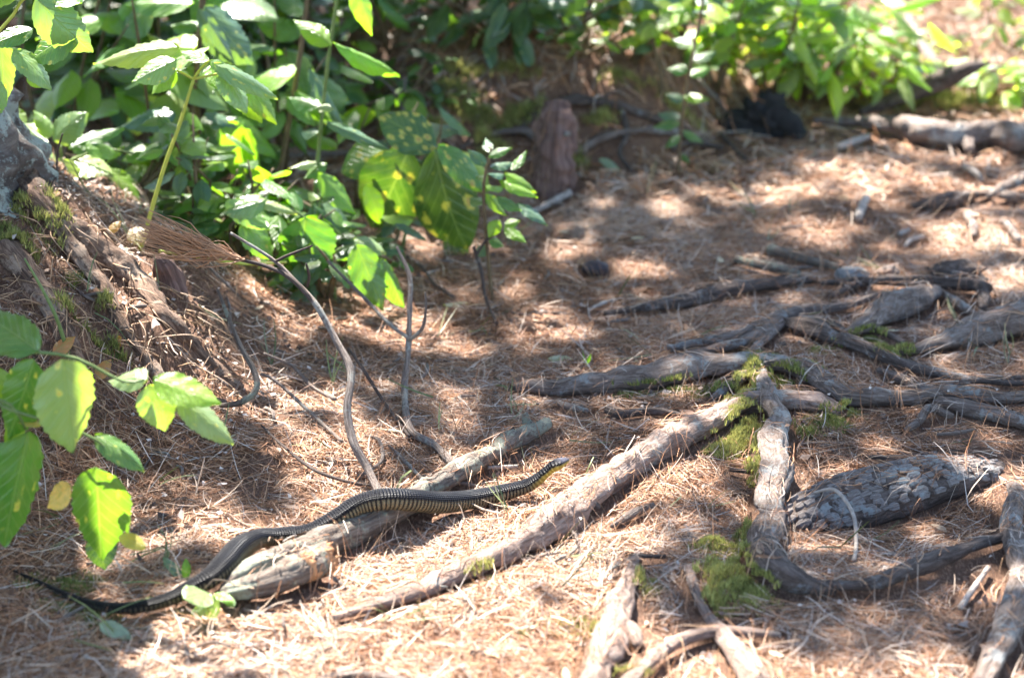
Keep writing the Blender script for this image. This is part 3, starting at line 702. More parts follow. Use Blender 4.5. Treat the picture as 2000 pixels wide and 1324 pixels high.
V, F, U = tube_data(sp3, sr, step=.003, n=32, rough=0, upref=True, squash=.92)
nr = len(resample(sp3, sr, .003)[0]); sv = U[:, 1]; Lt = sv.max()
tailn = 1 - np.clip((sv - .18) / .30, 0, 1); neck = np.clip((sv - (Lt - .085)) / .03, 0, 1); head = np.clip((sv - (Lt - .032)) / .006, 0, 1)
SNV = V
me = mesh_np('body', V, F, U, np.stack([tailn * .85, neck, head], 1), True, 'zone'); obj('body', me, M['snake'], snake)
hp = sp3[-3]
for s in (-1, 1):
    o = lump((hp.x + .002, hp.y + s * .0058, hp.z + .003), .0018, .0018, .0018, 'eye', 'eye', snake, 0, 1, 0, 10, 8)

# ------------------------------------------------------------------ surface grid with roots, for the litter
GX0, GY0, GS = -1.9, 2.2, .005; GNX, GNY = 760, 1080
xs = GX0 + GS * np.arange(GNX); ys = GY0 + GS * np.arange(GNY)
XX, YY = np.meshgrid(xs, ys); base = height(XX, YY); top = base.copy()
for V in TOPS + BUTT:
    ix = np.round((V[:, 0] - GX0) / GS).astype(int); iy = np.round((V[:, 1] - GY0) / GS).astype(int)
    for dx in (-1, 0, 1):
        for dy in (-1, 0, 1):
            jx, jy = ix + dx, iy + dy
            ok = (jx >= 0) & (jx < GNX) & (jy >= 0) & (jy < GNY)
            np.maximum.at(top, (jy[ok], jx[ok]), V[ok, 2])
on = top - base
blocked = np.zeros_like(base)
ix = np.clip(np.round((SNV[:, 0] - GX0) / GS).astype(int), 1, GNX - 2); iy = np.clip(np.round((SNV[:, 1] - GY0) / GS).astype(int), 1, GNY - 2)
for dx in (-1, 0, 1):
    for dy in (-2, -1, 0, 1): blocked[iy + dy, ix + dx] = 1
def gsample(A, x, y):
    ix = np.clip(np.round((x - GX0) / GS).astype(int), 0, GNX - 1); iy = np.clip(np.round((y - GY0) / GS).astype(int), 0, GNY - 1)
    return A[iy, ix]

# ------------------------------------------------------------------ moss
MOSS = []
mossmask = np.zeros_like(base)
def moss(label, blobs, yellow=.5, hgt=.012, dens=1.0, length=.0045):
    vs_, fs_, cs_ = [], [], []; o = 0
    for (u, v, ru, rv) in blobs:
        c = P(u, v); k = mpp(c); rx = ru * k; ry = P(u, v - rv).y - c.y if rv > 0 else rx
        ry = max(ry, .01)
        n = int(rx * ry * 3.14 * 260000 * dens); n = min(n, 14000)
        a = rng.random(n) * 2 * np.pi; q = np.sqrt(rng.random(n)); edge = 1 + .35 * vnoise(np.cos(a) * 2 + u, np.sin(a) * 2 + v, 0 * a)
        x = c.x + np.cos(a) * q * rx * edge; y = c.y + np.sin(a) * q * ry * edge
        kp = rng.random(n) < np.clip(1.25 - q ** 2 * 1.1 + .8 * vnoise(x * 45, y * 45, 11 + 0 * x), .05, 1); x, y, q = x[kp], y[kp], q[kp]; n = len(x)
        dome = hgt * (1 - q ** 2) * (1 + .6 * vnoise(x * 60, y * 60, 0 * x))
        z = np.minimum(gsample(top, x, y), gsample(base, x, y) + .02) + dome
        ix = np.clip(((x - GX0) / GS).astype(int), 0, GNX - 1); iy = np.clip(((y - GY0) / GS).astype(int), 0, GNY - 1)
        np.maximum.at(mossmask, (iy, ix), np.clip(1.1 * (1 - q), 0, 1))
        for b in range(2):
            an = rng.random(n) * 2 * np.pi; L = length * (.6 + .8 * rng.random(n)); ti = .4 + .8 * rng.random(n)
            dx, dy = np.cos(an) * ti * L, np.sin(an) * ti * L; wd = .0008 + .0006 * rng.random(n)
            b0 = np.stack([x - np.sin(an) * wd, y + np.cos(an) * wd, z - .004], 1); b1 = np.stack([x + np.sin(an) * wd, y - np.cos(an) * wd, z - .004], 1)
            tp = np.stack([x + dx, y + dy, z + L], 1)
            V = np.stack([b0, b1, tp], 1).reshape(-1, 3)
            L = L * (1 - .5 * q); t = np.clip(yellow + .35 * fbm(x * 25, y * 25, 0 * x + b) * 2 + .15 * rng.standard_normal(n), 0, 1)[:, None]
            col = (1 - t) * np.array([.11, .15, .04]) + t * np.array([.50, .47, .15])
            col = col * (.6 + .6 * rng.random((n, 1)))
            vs_.append(V); cs_.append(np.repeat(col, 3, 0)); fs_.append(np.arange(len(V)).reshape(-1, 3) + o); o += len(V)
    ob = obj('moss', mesh_np('moss', np.vstack(vs_), np.vstack(fs_), None, np.vstack(cs_), False), M['moss']); tag(ob, label, kind='stuff'); return ob
moss('yellow-green moss hump left of the upright twisted root', [(1440, 840, 45, 60), (1455, 780, 28, 30), (1410, 885, 45, 30), (1470, 740, 25, 25), (1470, 930, 18, 45)], .72, .012, .8)
moss('round moss cushion at the foot of the twisted root', [(1440, 1150, 75, 60), (1480, 1170, 40, 30), (1400, 1130, 40, 35)], .68, .014, .8)
moss('moss shelf left of the root elbow', [(1400, 1078, 55, 14), (1450, 1060, 25, 20)], .6, .015)
moss('moss behind the twisted root by the cracked root', [(1560, 745, 60, 16), (1620, 830, 55, 22), (1580, 850, 40, 14)], .4, .008, .7)
moss('thin moss in front of the long grey root', [(1340, 768, 90, 14), (1250, 775, 60, 8), (1480, 720, 40, 12)], .35, .006, .45)
moss('moss between the far right roots', [(1700, 668, 45, 10), (1740, 700, 40, 14), (1600, 690, 40, 10), (1660, 812, 30, 8)], .45, .006, .6)
moss('pale sunlit moss near the bottom centre', [(1100, 1225, 75, 28), (1020, 1245, 40, 14), (940, 1130, 36, 16), (1265, 1150, 32, 28), (1235, 1340, 60, 12)], .75, .005, .45)
moss('dark green moss around the tail of the snake', [(150, 1150, 60, 30), (60, 1145, 50, 25), (180, 1210, 60, 20), (110, 1190, 50, 20)], .25, .006, .45)
moss('hanging moss on the upper left of the mound', [(30, 470, 45, 30), (95, 470, 40, 35), (110, 420, 30, 20), (50, 420, 40, 20), (130, 445, 20, 12)], .45, .008, .5, .008)
moss('small moss tufts on the shaded face of the mound', [(205, 600, 18, 14), (195, 680, 28, 10), (130, 610, 25, 14), (230, 690, 22, 10), (150, 560, 18, 10)], .5, .012, .6, .010)
moss('moss hanging over the hollow left of the rotten stump', [(1000, 250, 60, 20), (930, 230, 50, 20), (1030, 225, 40, 15), (900, 190, 50, 14), (870, 210, 40, 12), (1130, 330, 25, 10)], .55, .02, .35, .016)
moss('moss over the rise behind the rotten stump', [(1000, 150, 100, 10), (1210, 160, 60, 10), (900, 150, 60, 8), (1280, 185, 40, 8)], .6, .02, .25, .018)
moss('moss streaks running down the bank face left of the stump', [(850, 260, 50, 22), (960, 300, 45, 20), (780, 230, 50, 20), (1180, 240, 40, 14), (1330, 225, 40, 12)], .7, .015, .35, .016)
moss('moss covering the low bank behind the sunlit log', [(1800, 205, 110, 14), (1720, 215, 50, 10), (1900, 215, 60, 8)], .5, .02, .4, .018)

# ------------------------------------------------------------------ needle litter
def litter(name, label, N, xr, yr, Lr, wd, lift, pitch, keep_root, palette, weights, seedoff, ydens=None, avoid_moss=.55, bundle=3, density_fn=None):
    nb = N // bundle
    x = xr[0] + (xr[1] - xr[0]) * rng.random(nb)
    yy = rng.random(nb)
    y = yr[0] + (yr[1] - yr[0]) * yy ** (ydens or 1.0)
    u, v, dep = toimg(x, y, height(x, y))
    ok = (u > -170) & (u < 2170) & (v < 1460)
    ok &= ~((gsample(on, x, y) > .003) & (rng.random(nb) > keep_root))
    ok &= gsample(blocked, x, y) < .5; ok &= np.hypot(x - MX, y - MY) > .34
    ok &= ~(rng.random(nb) < gsample(mossmask, x, y) * avoid_moss)
    if density_fn is not None: ok &= rng.random(nb) < density_fn(x, y, u, v)
    x, y = x[ok], y[ok]; nb = len(x)
    yaw = rng.random(nb) * 2 * np.pi + 1.2 * vnoise(x * 9, y * 9, seedoff + 0 * x)
    x = np.repeat(x, bundle); y = np.repeat(y, bundle); yaw = np.repeat(yaw, bundle) + rng.normal(0, .28, nb * bundle)
    n = len(x)
    L = rng.uniform(*Lr, n); cc, ss_ = np.cos(yaw), np.sin(yaw)
    bow = rng.normal(0, .07, n) * L; zb = rng.normal(0, .035, n) * L
    pt = np.clip(rng.normal(0, pitch, n), -.9, .9)
    stick_out = rng.random(n) < .03; pt = np.where(stick_out, rng.uniform(.3, 1.1, n), pt)
    lf = lift[0] + (lift[1] - lift[0]) * rng.random(n) ** 1.7
    P_ = []
    z0 = gsample(top, x, y)
    zz = np.stack([gsample(top, x + cc * np.cos(pt) * L * t, y + ss_ * np.cos(pt) * L * t) - gsample(base, x + cc * np.cos(pt) * L * t, y + ss_ * np.cos(pt) * L * t) for t in (0, .25, .5, .75, 1)], 0)
    good = ((zz.max(0) - zz.min(0)) < .006) | (rng.random(n) < .05)
    x, y, yaw, L, cc, ss_, bow, zb, pt, lf, z0 = [q[good] for q in (x, y, yaw, L, cc, ss_, bow, zb, pt, lf, z0)]; n = len(x)
    roll = rng.normal(0, .7, n); half = wd * .5 * rng.uniform(.7, 1.35, n)
    nx_, ny_ = -ss_, cc; wx, wy, wz = nx_ * np.cos(roll) * half, ny_ * np.cos(roll) * half, np.sin(roll) * half

    for k, t in enumerate((0, .33, .67, 1)):
        q = np.cos(pt) * L * t; b4 = 4 * t * (1 - t)
        px = x + cc * q + nx_ * bow * b4; py = y + ss_ * q + ny_ * bow * b4
        zg = gsample(top, px, py)
        pz_ = zg + lf + np.sin(np.abs(pt)) * L * t + zb * b4
        tw = (1.0, 1, .8, .35)[k]
        P_.append(np.stack([px - wx * tw, py - wy * tw, pz_ - wz * tw], 1)); P_.append(np.stack([px + wx * tw, py + wy * tw, pz_ + wz * tw], 1))
    V = np.stack(P_, 1).reshape(-1, 3)
    b = np.arange(n)[:, None] * 8
    F = np.concatenate([b + np.array([[0, 1, 3, 2]]), b + np.array([[2, 3, 5, 4]]), b + np.array([[4, 5, 7, 6]])], 0)
    pal = np.array(palette); wts = np.array(weights, float)
    pn = fbm(x * 3.2, y * 3.2, seedoff + 0 * x, 3) * 2
    pr = wts[None] * np.exp(pn[:, None] * np.linspace(-1.2, 1.2, len(pal))[None]); pr /= pr.sum(1)[:, None]
    idx = (rng.random(n)[:, None] > np.cumsum(pr, 1)).sum(1).clip(0, len(pal) - 1)
    col = pal[idx] * rng.uniform(.72, 1.2, (n, 1)) * np.array([.95, .86, .76])
    me = mesh_np(name, V, F, None, np.repeat(col, 8, 0).astype(np.float32), True)
    o = obj(name, me, M['needle']); return tag(o, label, kind='stuff')
PAL = [(.10, .050, .028), (.27, .128, .062), (.41, .222, .122), (.50, .33, .21), (.48, .39, .32), (.53, .48, .45)]
WT = [.14, .27, .25, .15, .12, .07]
def dens_main(x, y, u, v):
    d = .62 + 1.0 * fbm(x * 5, y * 5, 5 + 0 * x, 4) * 2
    mound = np.sqrt((x - MX) ** 2 + (y - MY) ** 2) < .62
    return np.where(mound, d * .16, np.clip(d + .25, .16, 1))
litter('pine_needle_litter', 'carpet of fallen rust and grey pine needles over the near path', 600000, (-1.25, 1.25), (2.2, 4.6), (.028, .062), .00092, (.0003, .0065), .09, .16, PAL, WT, 1.0, density_fn=dens_main, ydens=1.15)
litter('pine_needle_litter', 'carpet of fallen pine needles over the far path and bank', 90000, (-1.6, 1.8), (4.5, 7.4), (.035, .075), .0020, (.001, .012), .15, .08, PAL, WT, 7.0, density_fn=lambda x, y, u, v: np.clip(.8 + fbm(x * 2, y * 2, 3 + 0 * x, 3), .2, 1))
litter('loose_needles', 'bleached loose needles and straw scattered on top', 5000, (-1.2, 1.2), (2.2, 4.8), (.03, .07), .0016, (.004, .014), .28, .25, [(.30, .22, .17), (.5, .40, .32), (.55, .47, .42)], [.3, .4, .3], 3.0, bundle=2)
litter('grass_blades', 'thin green grass blades among the needles', 1500, (-1.2, 1.1), (2.3, 4.6), (.04, .09), .0022, (.003, .02), .5, .4, [(.10, .14, .05), (.16, .20, .08), (.2, .22, .12)], [.4, .4, .2], 4.0, bundle=3, avoid_moss=0,
       density_fn=lambda x, y, u, v: np.clip(1.2 * fbm(x * 3, y * 3, 9 + 0 * x, 2) + .3 + .5 * (x < -.5), 0, 1))
# hanging rootlets and grass on the mound
def mound_straw():
    parts = []
    for q in range(420):
        u, v = random.uniform(-30, 470), random.uniform(380, 900)
        p = P(u, v)
        if math.hypot(p.x - MX, p.y - MY) > .72: continue
        L = random.uniform(.03, .12); dr = Vector((random.gauss(.15, .5), random.gauss(-.5, .4), -.55)).normalized()
        e = p + dr * L + Vector((0, -.01, .02)); e.z = max(e.z, H(e.x, e.y) + .004)
        md = (p + e) / 2 + Vector((random.gauss(0, .012), -.012, random.uniform(.0, .02)))
        md.z = max(md.z, H(md.x, md.y) + .004)
        parts.append(tube_data([p, md, e], [.0011, .0009, .0005], step=.012, n=4, rough=0, cap=False))
    V, F, U = join(parts); cc = np.array([[.26, .16, .09]]) * (0.5 + 1.1 * rng.random((len(V) // 5 + 1, 1)))
    col = np.repeat(cc, 5, 0)[:len(V)]
    tag(obj('rootlets', mesh_np('rootlets', V, F, U, col), M['needle']), 'fine dry rootlets and straw hanging on the mound', kind='stuff')
mound_straw()
# crumbs: bark flakes and debris
def debris():
    n = 16000; x = -1.3 + 2.6 * rng.random(n); y = 2.3 + 4.0 * rng.random(n) ** 1.1
    m2 = 9000; a = rng.random(m2) * 6.28; q = .2 + .55 * rng.random(m2); x = np.r_[x, MX + np.cos(a) * q]; y = np.r_[y, MY + np.sin(a) * q]; n += m2
    kk = (gsample(on, x, y) < .003) | (rng.random(n) < .06); x, y = x[kk], y[kk]; n = len(x)
    s = rng.uniform(.0015, .005, n) * np.where(rng.random(n) < .05, 2.0, 1)
    z = gsample(top, x, y) + .003 + .006 * rng.random(n)
    V = []
    for k in range(4):
        an = k * np.pi / 2 + rng.normal(0, .3, n) + x * 50
        V.append(np.stack([x + np.cos(an) * s * rng.uniform(.6, 1.4, n), y + np.sin(an) * s * rng.uniform(.6, 1.4, n), z + rng.normal(0, .5, n) * s], 1))
    V = np.stack(V, 1).reshape(-1, 3); F = np.arange(4 * n).reshape(-1, 4)
    pal = np.array([(.05, .03, .02), (.14, .08, .05), (.30, .19, .13), (.44, .36, .30), (.10, .06, .045)])
    col = np.repeat(pal[rng.integers(0, 5, n)] * rng.uniform(.7, 1.3, (n, 1)), 4, 0)
    tag(obj('bark_debris', mesh_np('bark_debris', V, F, None, col, False), M['needle']), 'crumbs of bark and broken twig in the needle litter', kind='stuff')
debris()

def twig_litter():
    parts = []
    for q in range(330):
        x, y = random.uniform(-1.1, 1.5), 2.35 + 3.6 * random.random() ** 1.2
        u, v, _ = toimg(x, y, H(x, y))
        if not (-50 < u < 2050) or gsample(on, np.array([x]), np.array([y]))[0] > .004: continue
        if gsample(blocked, np.array([x]), np.array([y]))[0] > .5: continue
        a = random.uniform(0, 6.28); L = random.uniform(.015, .075); p = Vector((x, y, H(x, y) + .006))
        e = p + Vector((math.cos(a) * L, math.sin(a) * L, 0)); e.z = H(e.x, e.y) + random.uniform(.005, .014); m_ = (p + e) / 2 + Vector((random.gauss(0, .004), random.gauss(0, .004), .002))
        rr = random.uniform(.0012, .0034); parts.append(tube_data([p, m_, e], [rr, rr, rr * .7], step=.01, n=6, rough=.2, seed=q))
    V, F, U = join(parts); tag(obj('twig_litter', mesh_np('twig_litter', V, F, U), M['twig']), 'short broken twigs scattered in the needle litter', kind='stuff')
twig_litter()
def leaf_litter():
    Vs, Fs, Cs = [], [], []; o = 0
    for q in range(420):
        x, y = random.uniform(-1.2, 1.5), 2.35 + 4.2 * random.random()
        if gsample(on, np.array([x]), np.array([y]))[0] > .004: continue
        a = random.uniform(0, 6.28); L = random.uniform(.006, .020); W = L * random.uniform(.25, .5); z = H(x, y) + .006
        ca, sa = math.cos(a), math.sin(a); k = random.uniform(-.3, .4); q2 = random.uniform(-.25, .25)
        P8 = [(-1, 0, 0), (-.4, .8, k), (.4, .9, k), (1, .1, q2), (.4, -.9, k * .6), (-.4, -.8, k)]
        Vs += [(x + ca * L * px - sa * W * py, y + sa * L * px + ca * W * py, z + pz * L * .5 + .002) for px, py, pz in P8] ; Fs += [(o, o + 1, o + 2, o + 3), (o, o + 3, o + 4, o + 5)]; o += 6
        c = random.choice([(.20, .10, .05), (.32, .18, .08), (.40, .30, .20), (.12, .07, .045), (.42, .36, .22)]); Cs += [c] * 6
    tag(obj('leaf_litter', mesh_np('leaf_litter', Vs, Fs, None, np.array(Cs), True), M['needle']), 'scraps of dead leaf in the needle litter', kind='stuff')
leaf_litter()

# ------------------------------------------------------------------ leaves
def leaf_mesh(kind, seed, hi=True):
    r = random.Random(seed); R = 22 if hi else 7; C = 8 if hi else 4
    bend = r.uniform(.05, .28); fold = r.uniform(.05, .22); tw = r.uniform(-.25, .25); side = r.uniform(-.06, .06)
    V, U = [], []
    for i in range(R + 1):
        t = i / R
        if kind == 'broad':
            wd = (math.sin(math.pi * min(1, t ** .80)) ** .72) * (1 - .18 * t) if 0 < t < 1 else 0
            if t > .82: wd *= 1 - ((t - .82) / .18) ** .7 * .45
        elif kind == 'oval': wd = math.sin(math.pi * t ** .92) ** .75 if 0 < t < 1 else 0
        else: wd = math.sin(math.pi * t ** .8) ** 1.1 if 0 < t < 1 else 0
        wd = max(wd, .012)
        for j in range(C + 1):
            s = -1 + 2 * j / C
            x = .5 * s * wd; y = t
            if hi and kind == 'broad' and abs(s) == 1 and 0 < i < R:
                x *= 1 + (.055 if i % 2 else -.03); y += .012 if i % 2 else 0
            z = -bend * t * t * 1.1 - fold * abs(s) ** 1.3 * wd * .6 * (1 if kind != 'oval' else .5) + fold * .25
            z += .018 * math.sin(t * 26 - abs(s) * 5) * abs(s) * wd + .03 * math.sin(5 * t + 2.2 * s + seed) * abs(s)
            z += tw * s * t * wd * .3
            x += side * math.sin(math.pi * t) * 1.2
            V.append((x, y - .10 * bend * t, z)); U.append((.5 + .5 * s * max(wd, .3), t))
    F = [(i * (C + 1) + j, i * (C + 1) + j + 1, (i + 1) * (C + 1) + j + 1, (i + 1) * (C + 1) + j) for i in range(R) for j in range(C)]
    return mesh_np('leaf', V, F, U)
LM = {}
for kind in ('broad', 'oval', 'lance'):
    for mt in ('leaf', 'leafspot', 'leafgloss', 'leafspots'):
        for hi in (True, False):
            LM[kind, mt, hi] = []
            for s in range(4):
                me = leaf_mesh(kind, s * 7 + 3, hi); me.materials.append(M[mt]); LM[kind, mt, hi].append(me)
CAMP = Vector((0, 0, CAMZ))
GR = dict(sunlime=(.26, .42, .05), deep=(.028, .075, .018), mid=(.055, .15, .022), lime=(.14, .28, .022), pale=(.17, .27, .11), blue=(.05, .11, .075), yel=(.40, .34, .06), dead=(.40, .20, .06), pal2=(.2, .28, .12))  # leaf greens: pale whitened as sky sheen, sunlime brightened as sunlight
def leaf(parent, b, t, wpx, mt='leaf', kind='broad', col='mid', nrm=None, hi=True, name='leaf', label=None, k=None, jit=.12):
    """a leaf from base point b to tip point t (3D), image width wpx in photo pixels"""
    b, t = Vector(b), Vector(t); ax = t - b; L = ax.length; yv = ax.normalized()
    cd = (CAMP - b).normalized()
    n0 = Vector(nrm) if nrm is not None else (cd * .75 + Vector((random.gauss(0, .25), random.gauss(0, .15), .75)))
    n0 = (n0 - yv * n0.dot(yv)).normalized(); xv = yv.cross(n0).normalized()
    # foreshortening of the width direction as seen from the viewpoint
    pxv = xv - cd * xv.dot(cd); pyv = yv - cd * yv.dot(cd)
    if pyv.length > 1e-4: pyv.normalize(); f = (pxv - pyv * pxv.dot(pyv)).length
    else: f = 1
    W = wpx * mpp(b) / max(f, .5)
    me = random.choice(LM[kind, mt, hi])
    o = bpy.data.objects.new(name, me); link(o, parent)
    Mx = Matrix((xv * W, yv * L, n0 * L)).transposed().to_4x4(); Mx.translation = b - Vector(parent.location)
    o.matrix_local = Mx
    c = GR[col] if isinstance(col, str) else col
    j = 1 + random.uniform(-jit, jit); o.color = (c[0] * j * random.uniform(.85, 1.2), c[1] * j, c[2] * j * random.uniform(.8, 1.2), 1)
    if label: o['label'] = label
    return o
def plant(name, label, base, cat='plant', group=None):
    e = empty(name, tuple(base)); return tag(e, label, cat, group)
def LV(pl, Y, rows, mt='leaf', kind='broad', dy=.03, col='mid', hi=True):
    """rows: (bu, bv, tu, tv, w[, colour[, material[, dY]]]) image-measured leaves standing at distance Y"""
    for q in rows:
        bu, bv, tu, tv, w_ = q[:5]; c = q[5] if len(q) > 5 and q[5] else col; m_ = q[6] if len(q) > 6 and q[6] else mt
        y0 = Y + (q[7] if len(q) > 7 else 0) + random.uniform(-dy, dy)
        b = PD(bu, bv, y0); t = PD(tu, tv, y0 - random.uniform(.0, .04) if tv > bv else y0 + random.uniform(0, .05))
        leaf(pl, b, t, w_, m_, kind, c, hi=hi)
def ST(pl, Y, lst, r, m='stem_g', name='stem'):
    return tube(name, [PD(q[0], q[1], Y + (q[2] if len(q) > 2 else 0)) for q in lst], [r * mpp(PD(lst[0][0], lst[0][1], Y)) * (1 - .4 * i / len(lst)) for i in range(len(lst))], m, pl, n=8, rough=0, step=.02)

# A  front-left shrub
A = plant('broad_leaved_shrub', 'large-leaved shrub hanging in from the left edge in front of the mound', P(-120, 1100), 'shrub')
ST(A, 2.71, [(-120, 1100), (-100, 900), (-60, 760), (0, 690), (75, 688)], 6); ST(A, 2.71, [(0, 690), (75, 688), (150, 700), (240, 745), (280, 742)], 4, name='petiole')
ST(A, 2.70, [(-60, 760), (20, 800), (120, 830), (190, 860), (240, 905)], 4, name='petiole')
ST(A, 2.70, [(-60, 760), (20, 790), (50, 838)], 4, name='petiole')
LV(A, 2.70, [(75, 690, -45, 600, 95, 'mid'), (70, 700, 0, 870, 95, 'mid', 'leafspot'), (120, 700, 150, 890, 128, 'pale', 'leafspot', -.03), (52, 838, 25, 1086, 118, 'mid', 'leafspot', -.04),
             (190, 908, 190, 1112, 118, 'mid', 'leafspot'), (186, 852, 282, 912, 52, 'mid', 'leafspot'), (290, 742, 203, 733, 52, 'pale', 'leafspot'), (300, 742, 432, 780, 66, 'lime'),
             (290, 752, 325, 842, 84, 'pale', 'leafspot', -.02), (345, 778, 463, 860, 66, 'pale', 'leafspot', -.01), (30, 870, -50, 960, 80, 'mid'), (230, 950, 258, 1045, 34, 'mid', 'leaf', .03), (200, 1040, 205, 1112, 66, 'deep', 'leaf', .04), (-10, 720, 40, 800, 50, 'lime', 'leaf', .03), (20, 770, 60, 1010, 50, 'lime', 'leaf', .05)])
leaf(A, PD(30, 815, 2.73), PD(78, 828, 2.72), 24, 'leaf', 'oval', 'yel', label='small yellowed leaf'); leaf(A, PD(232, 1048, 2.68), PD(285, 1066, 2.67), 32, 'leaf', 'oval', 'yel', label='yellowed leaf')
leaf(A, PD(140, 950, 2.73), PD(88, 990, 2.73), 50, 'leaf', 'broad', (.55, .33, .12), label='withered orange leaf')
# B  top-left
B = plant('broad_leaved_shrub', 'leafy spray hanging in at the top left corner', (-1.0, 3.2, H(-1.0, 3.2)), 'shrub')
ST(B, 3.3, [(-140, 500), (-120, 120), (0, 60), (40, 5), (70, -20)], 4, 'stem_y')
LV(B, 3.3, [(70, -5, 186, 100, 92, 'pale', 'leafspot'), (150, 62, 48, 108, 62, 'mid', 'leafspot'), (25, 100, 108, 166, 50, 'pale', 'leafspot'), (0, 70, 12, 205, 56, 'pale', 'leafspot'), (65, 58, -20, 85, 40, 'mid', 'leafspot'),
            (35, 2, -30, -2, 26, 'lime'), (10, 95, 60, 130, 40, 'deep', 'leaf', .06), (5, 160, -40, 240, 50, 'pale', 'leafspot'), (60, 140, 80, 170, 30, 'lime', 'leaf', .1), (160, 10, 80, -40, 50, 'mid')])
# C  yellow-stemmed
C_ = plant('yellow_stemmed_plant', 'tall plant with one yellow stem rising from the sunlit mound', P(272, 490), 'plant')
yc = P(272, 490).y
ST(C_, yc, [(270, 500), (285, 450), (320, 330), (352, 240), (378, 155)], 4.5, 'stem_y'); ST(C_, yc, [(378, 155), (362, 146), (345, 138)], 3, 'stem_y', 'petiole'); ST(C_, yc, [(378, 155), (392, 135), (408, 120)], 3, 'stem_y', 'petiole'); ST(C_, yc, [(378, 155), (400, 150), (425, 145)], 3, 'stem_y', 'petiole')
LV(C_, yc, [(352, 98, 172, 108, 54, 'pal2', 'leaf', .03), (345, 118, 256, 152, 46, 'pale', 'leafspot', -.03), (350, 138, 310, 125, 50, 'lime', 'leaf', .03), (395, 112, 330, 105, 52, 'pale', 'leafspot', -.02), (345, 140, 292, 180, 40, 'lime', 'leaf', .04),
            (408, 120, 352, 92, 24, 'pale'), (410, 120, 470, 150, 26, 'pale'), (418, 128, 544, 184, 44, 'pale', 'leafspot', -.03), (430, 140, 488, 216, 56, 'pale', 'leafgloss', -.02), (460, 150, 545, 240, 50, 'lime', 'leafspot', .02), (470, 150, 515, 245, 60, 'lime', 'leaf', .03), (410, 130, 425, 172, 36, 'lime', 'leaf', .03)])
# D  left middle
D = plant('pale_leaved_plant', 'plant with pale upturned leaves just behind the mound', P(140, 470), 'plant')
ST(D, 4.0, [(150, 520), (135, 420), (125, 340), (118, 285)], 4); ST(D, 4.0, [(125, 320), (160, 305), (200, 290), (260, 300)], 3, 'stem_g', 'petiole')
LV(D, 3.98, [(108, 278, 165, 218, 62, 'pale', 'leafgloss'), (98, 270, 66, 212, 34, 'pale'), (92, 275, 40, 232, 44, 'pale', 'leafgloss'), (95, 292, 25, 282, 46, 'mid'), (135, 292, 240, 238, 36, 'mid'), (165, 292, 242, 292, 42, 'mid'), (105, 300, 45, 350, 62, 'pale', 'leafgloss'),
             (120, 310, 125, 372, 70, 'pale', 'leafgloss'), (140, 312, 222, 338, 50, 'pale', 'leafgloss'), (155, 330, 190, 440, 66, 'lime', 'leafspot', .05), (200, 335, 276, 392, 58, 'lime', 'leaf', .08), (170, 330, 215, 350, 40, 'blue'), (60, 340, 80, 400, 60, 'lime', 'leaf', .06), (20, 215, 45, 250, 40, 'lime', 'leaf', .1),
             (150, 380, 120, 430, 40, 'mid', 'leaf', .1), (200, 420, 190, 470, 36, 'mid', 'leaf', .12), (265, 390, 290, 450, 40, 'deep', 'leaf', .15)])
# E  tall shrubs
E = plant('tall_shrub', 'tall shrub with two brown stems and drooping bluish leaves', (PD(375, 420, 4.25).x, 4.25, H(PD(375, 420, 4.25).x, 4.25)), 'shrub')
ST(E, 4.25, [(378, 470), (375, 330), (380, 180), (392, 40), (395, -60)], 6, 'stem_b'); ST(E, 4.28, [(388, 460), (392, 300), (384, 160), (398, 20), (400, -60)], 5, 'stem_b')
LV(E, 4.22, [(386, 18, 466, 132, 36, 'blue', 'leafgloss', -.05), (398, 15, 506, 118, 84, 'blue', 'leafgloss'), (385, 95, 298, 80, 60, 'lime'), (375, 275, 284, 258, 60, 'lime'), (345, 228, 228, 236, 50, 'blue', 'leafgloss'), (385, 60, 330, 40, 40, 'mid', 'leafspot', .1), (300, 15, 220, 60, 60, 'mid', 'leafspot', .2), (290, 60, 225, 75, 50, 'mid', 'leafspot', .25),
             (400, 225, 465, 240, 24, 'blue', 'leafgloss'), (445, 235, 482, 358, 72, 'lime'), (455, 235, 545, 300, 50, 'lime', 'leaf', .05), (480, 250, 515, 366, 34, 'lime', 'leaf', -.03), (410, 250, 470, 225, 22, 'blue', 'leafgloss'), (396, 190, 418, 160, 22, 'mid'), (380, 10, 240, -10, 46, 'mid', 'leaf', .1), (385, 5, 470, -30, 46, 'mid', 'leaf', .1)], 'leaf')
E2 = plant('tall_shrub', 'tall shrub with a single slanting brown stem beside lime leaves', (PD(540, 400, 4.3).x, 4.3, H(PD(540, 400, 4.3).x, 4.3)), 'shrub')
ST(E2, 4.3, [(530, 480), (545, 350), (570, 210), (590, 80), (606, -60)], 6, 'stem_b')
LV(E2, 4.28, [(575, 150, 488, 138, 56, 'lime'), (575, 180, 660, 235, 30, 'lime'), (600, 135, 692, 262, 34, 'blue', 'leafgloss'), (560, 195, 618, 240, 32, 'lime'), (590, 70, 500, 40, 50, 'mid', 'leaf', .2), (600, 30, 540, -10, 40, 'mid', 'leaf', .2), (565, 230, 600, 300, 30, 'mid', 'leaf', .1), (545, 320, 490, 330, 30, 'deep', 'leaf', .1)])
E3 = plant('slender_shrub', 'slender green-stemmed shrub with arching narrow leaves near the top', (PD(620, 420, 4.05).x, 4.05, H(PD(620, 420, 4.05).x, 4.05)), 'shrub')
ST(E3, 4.05, [(600, 560), (612, 420), (622, 300), (632, 200), (645, 90), (668, -60)], 4.5, 'stem_g')
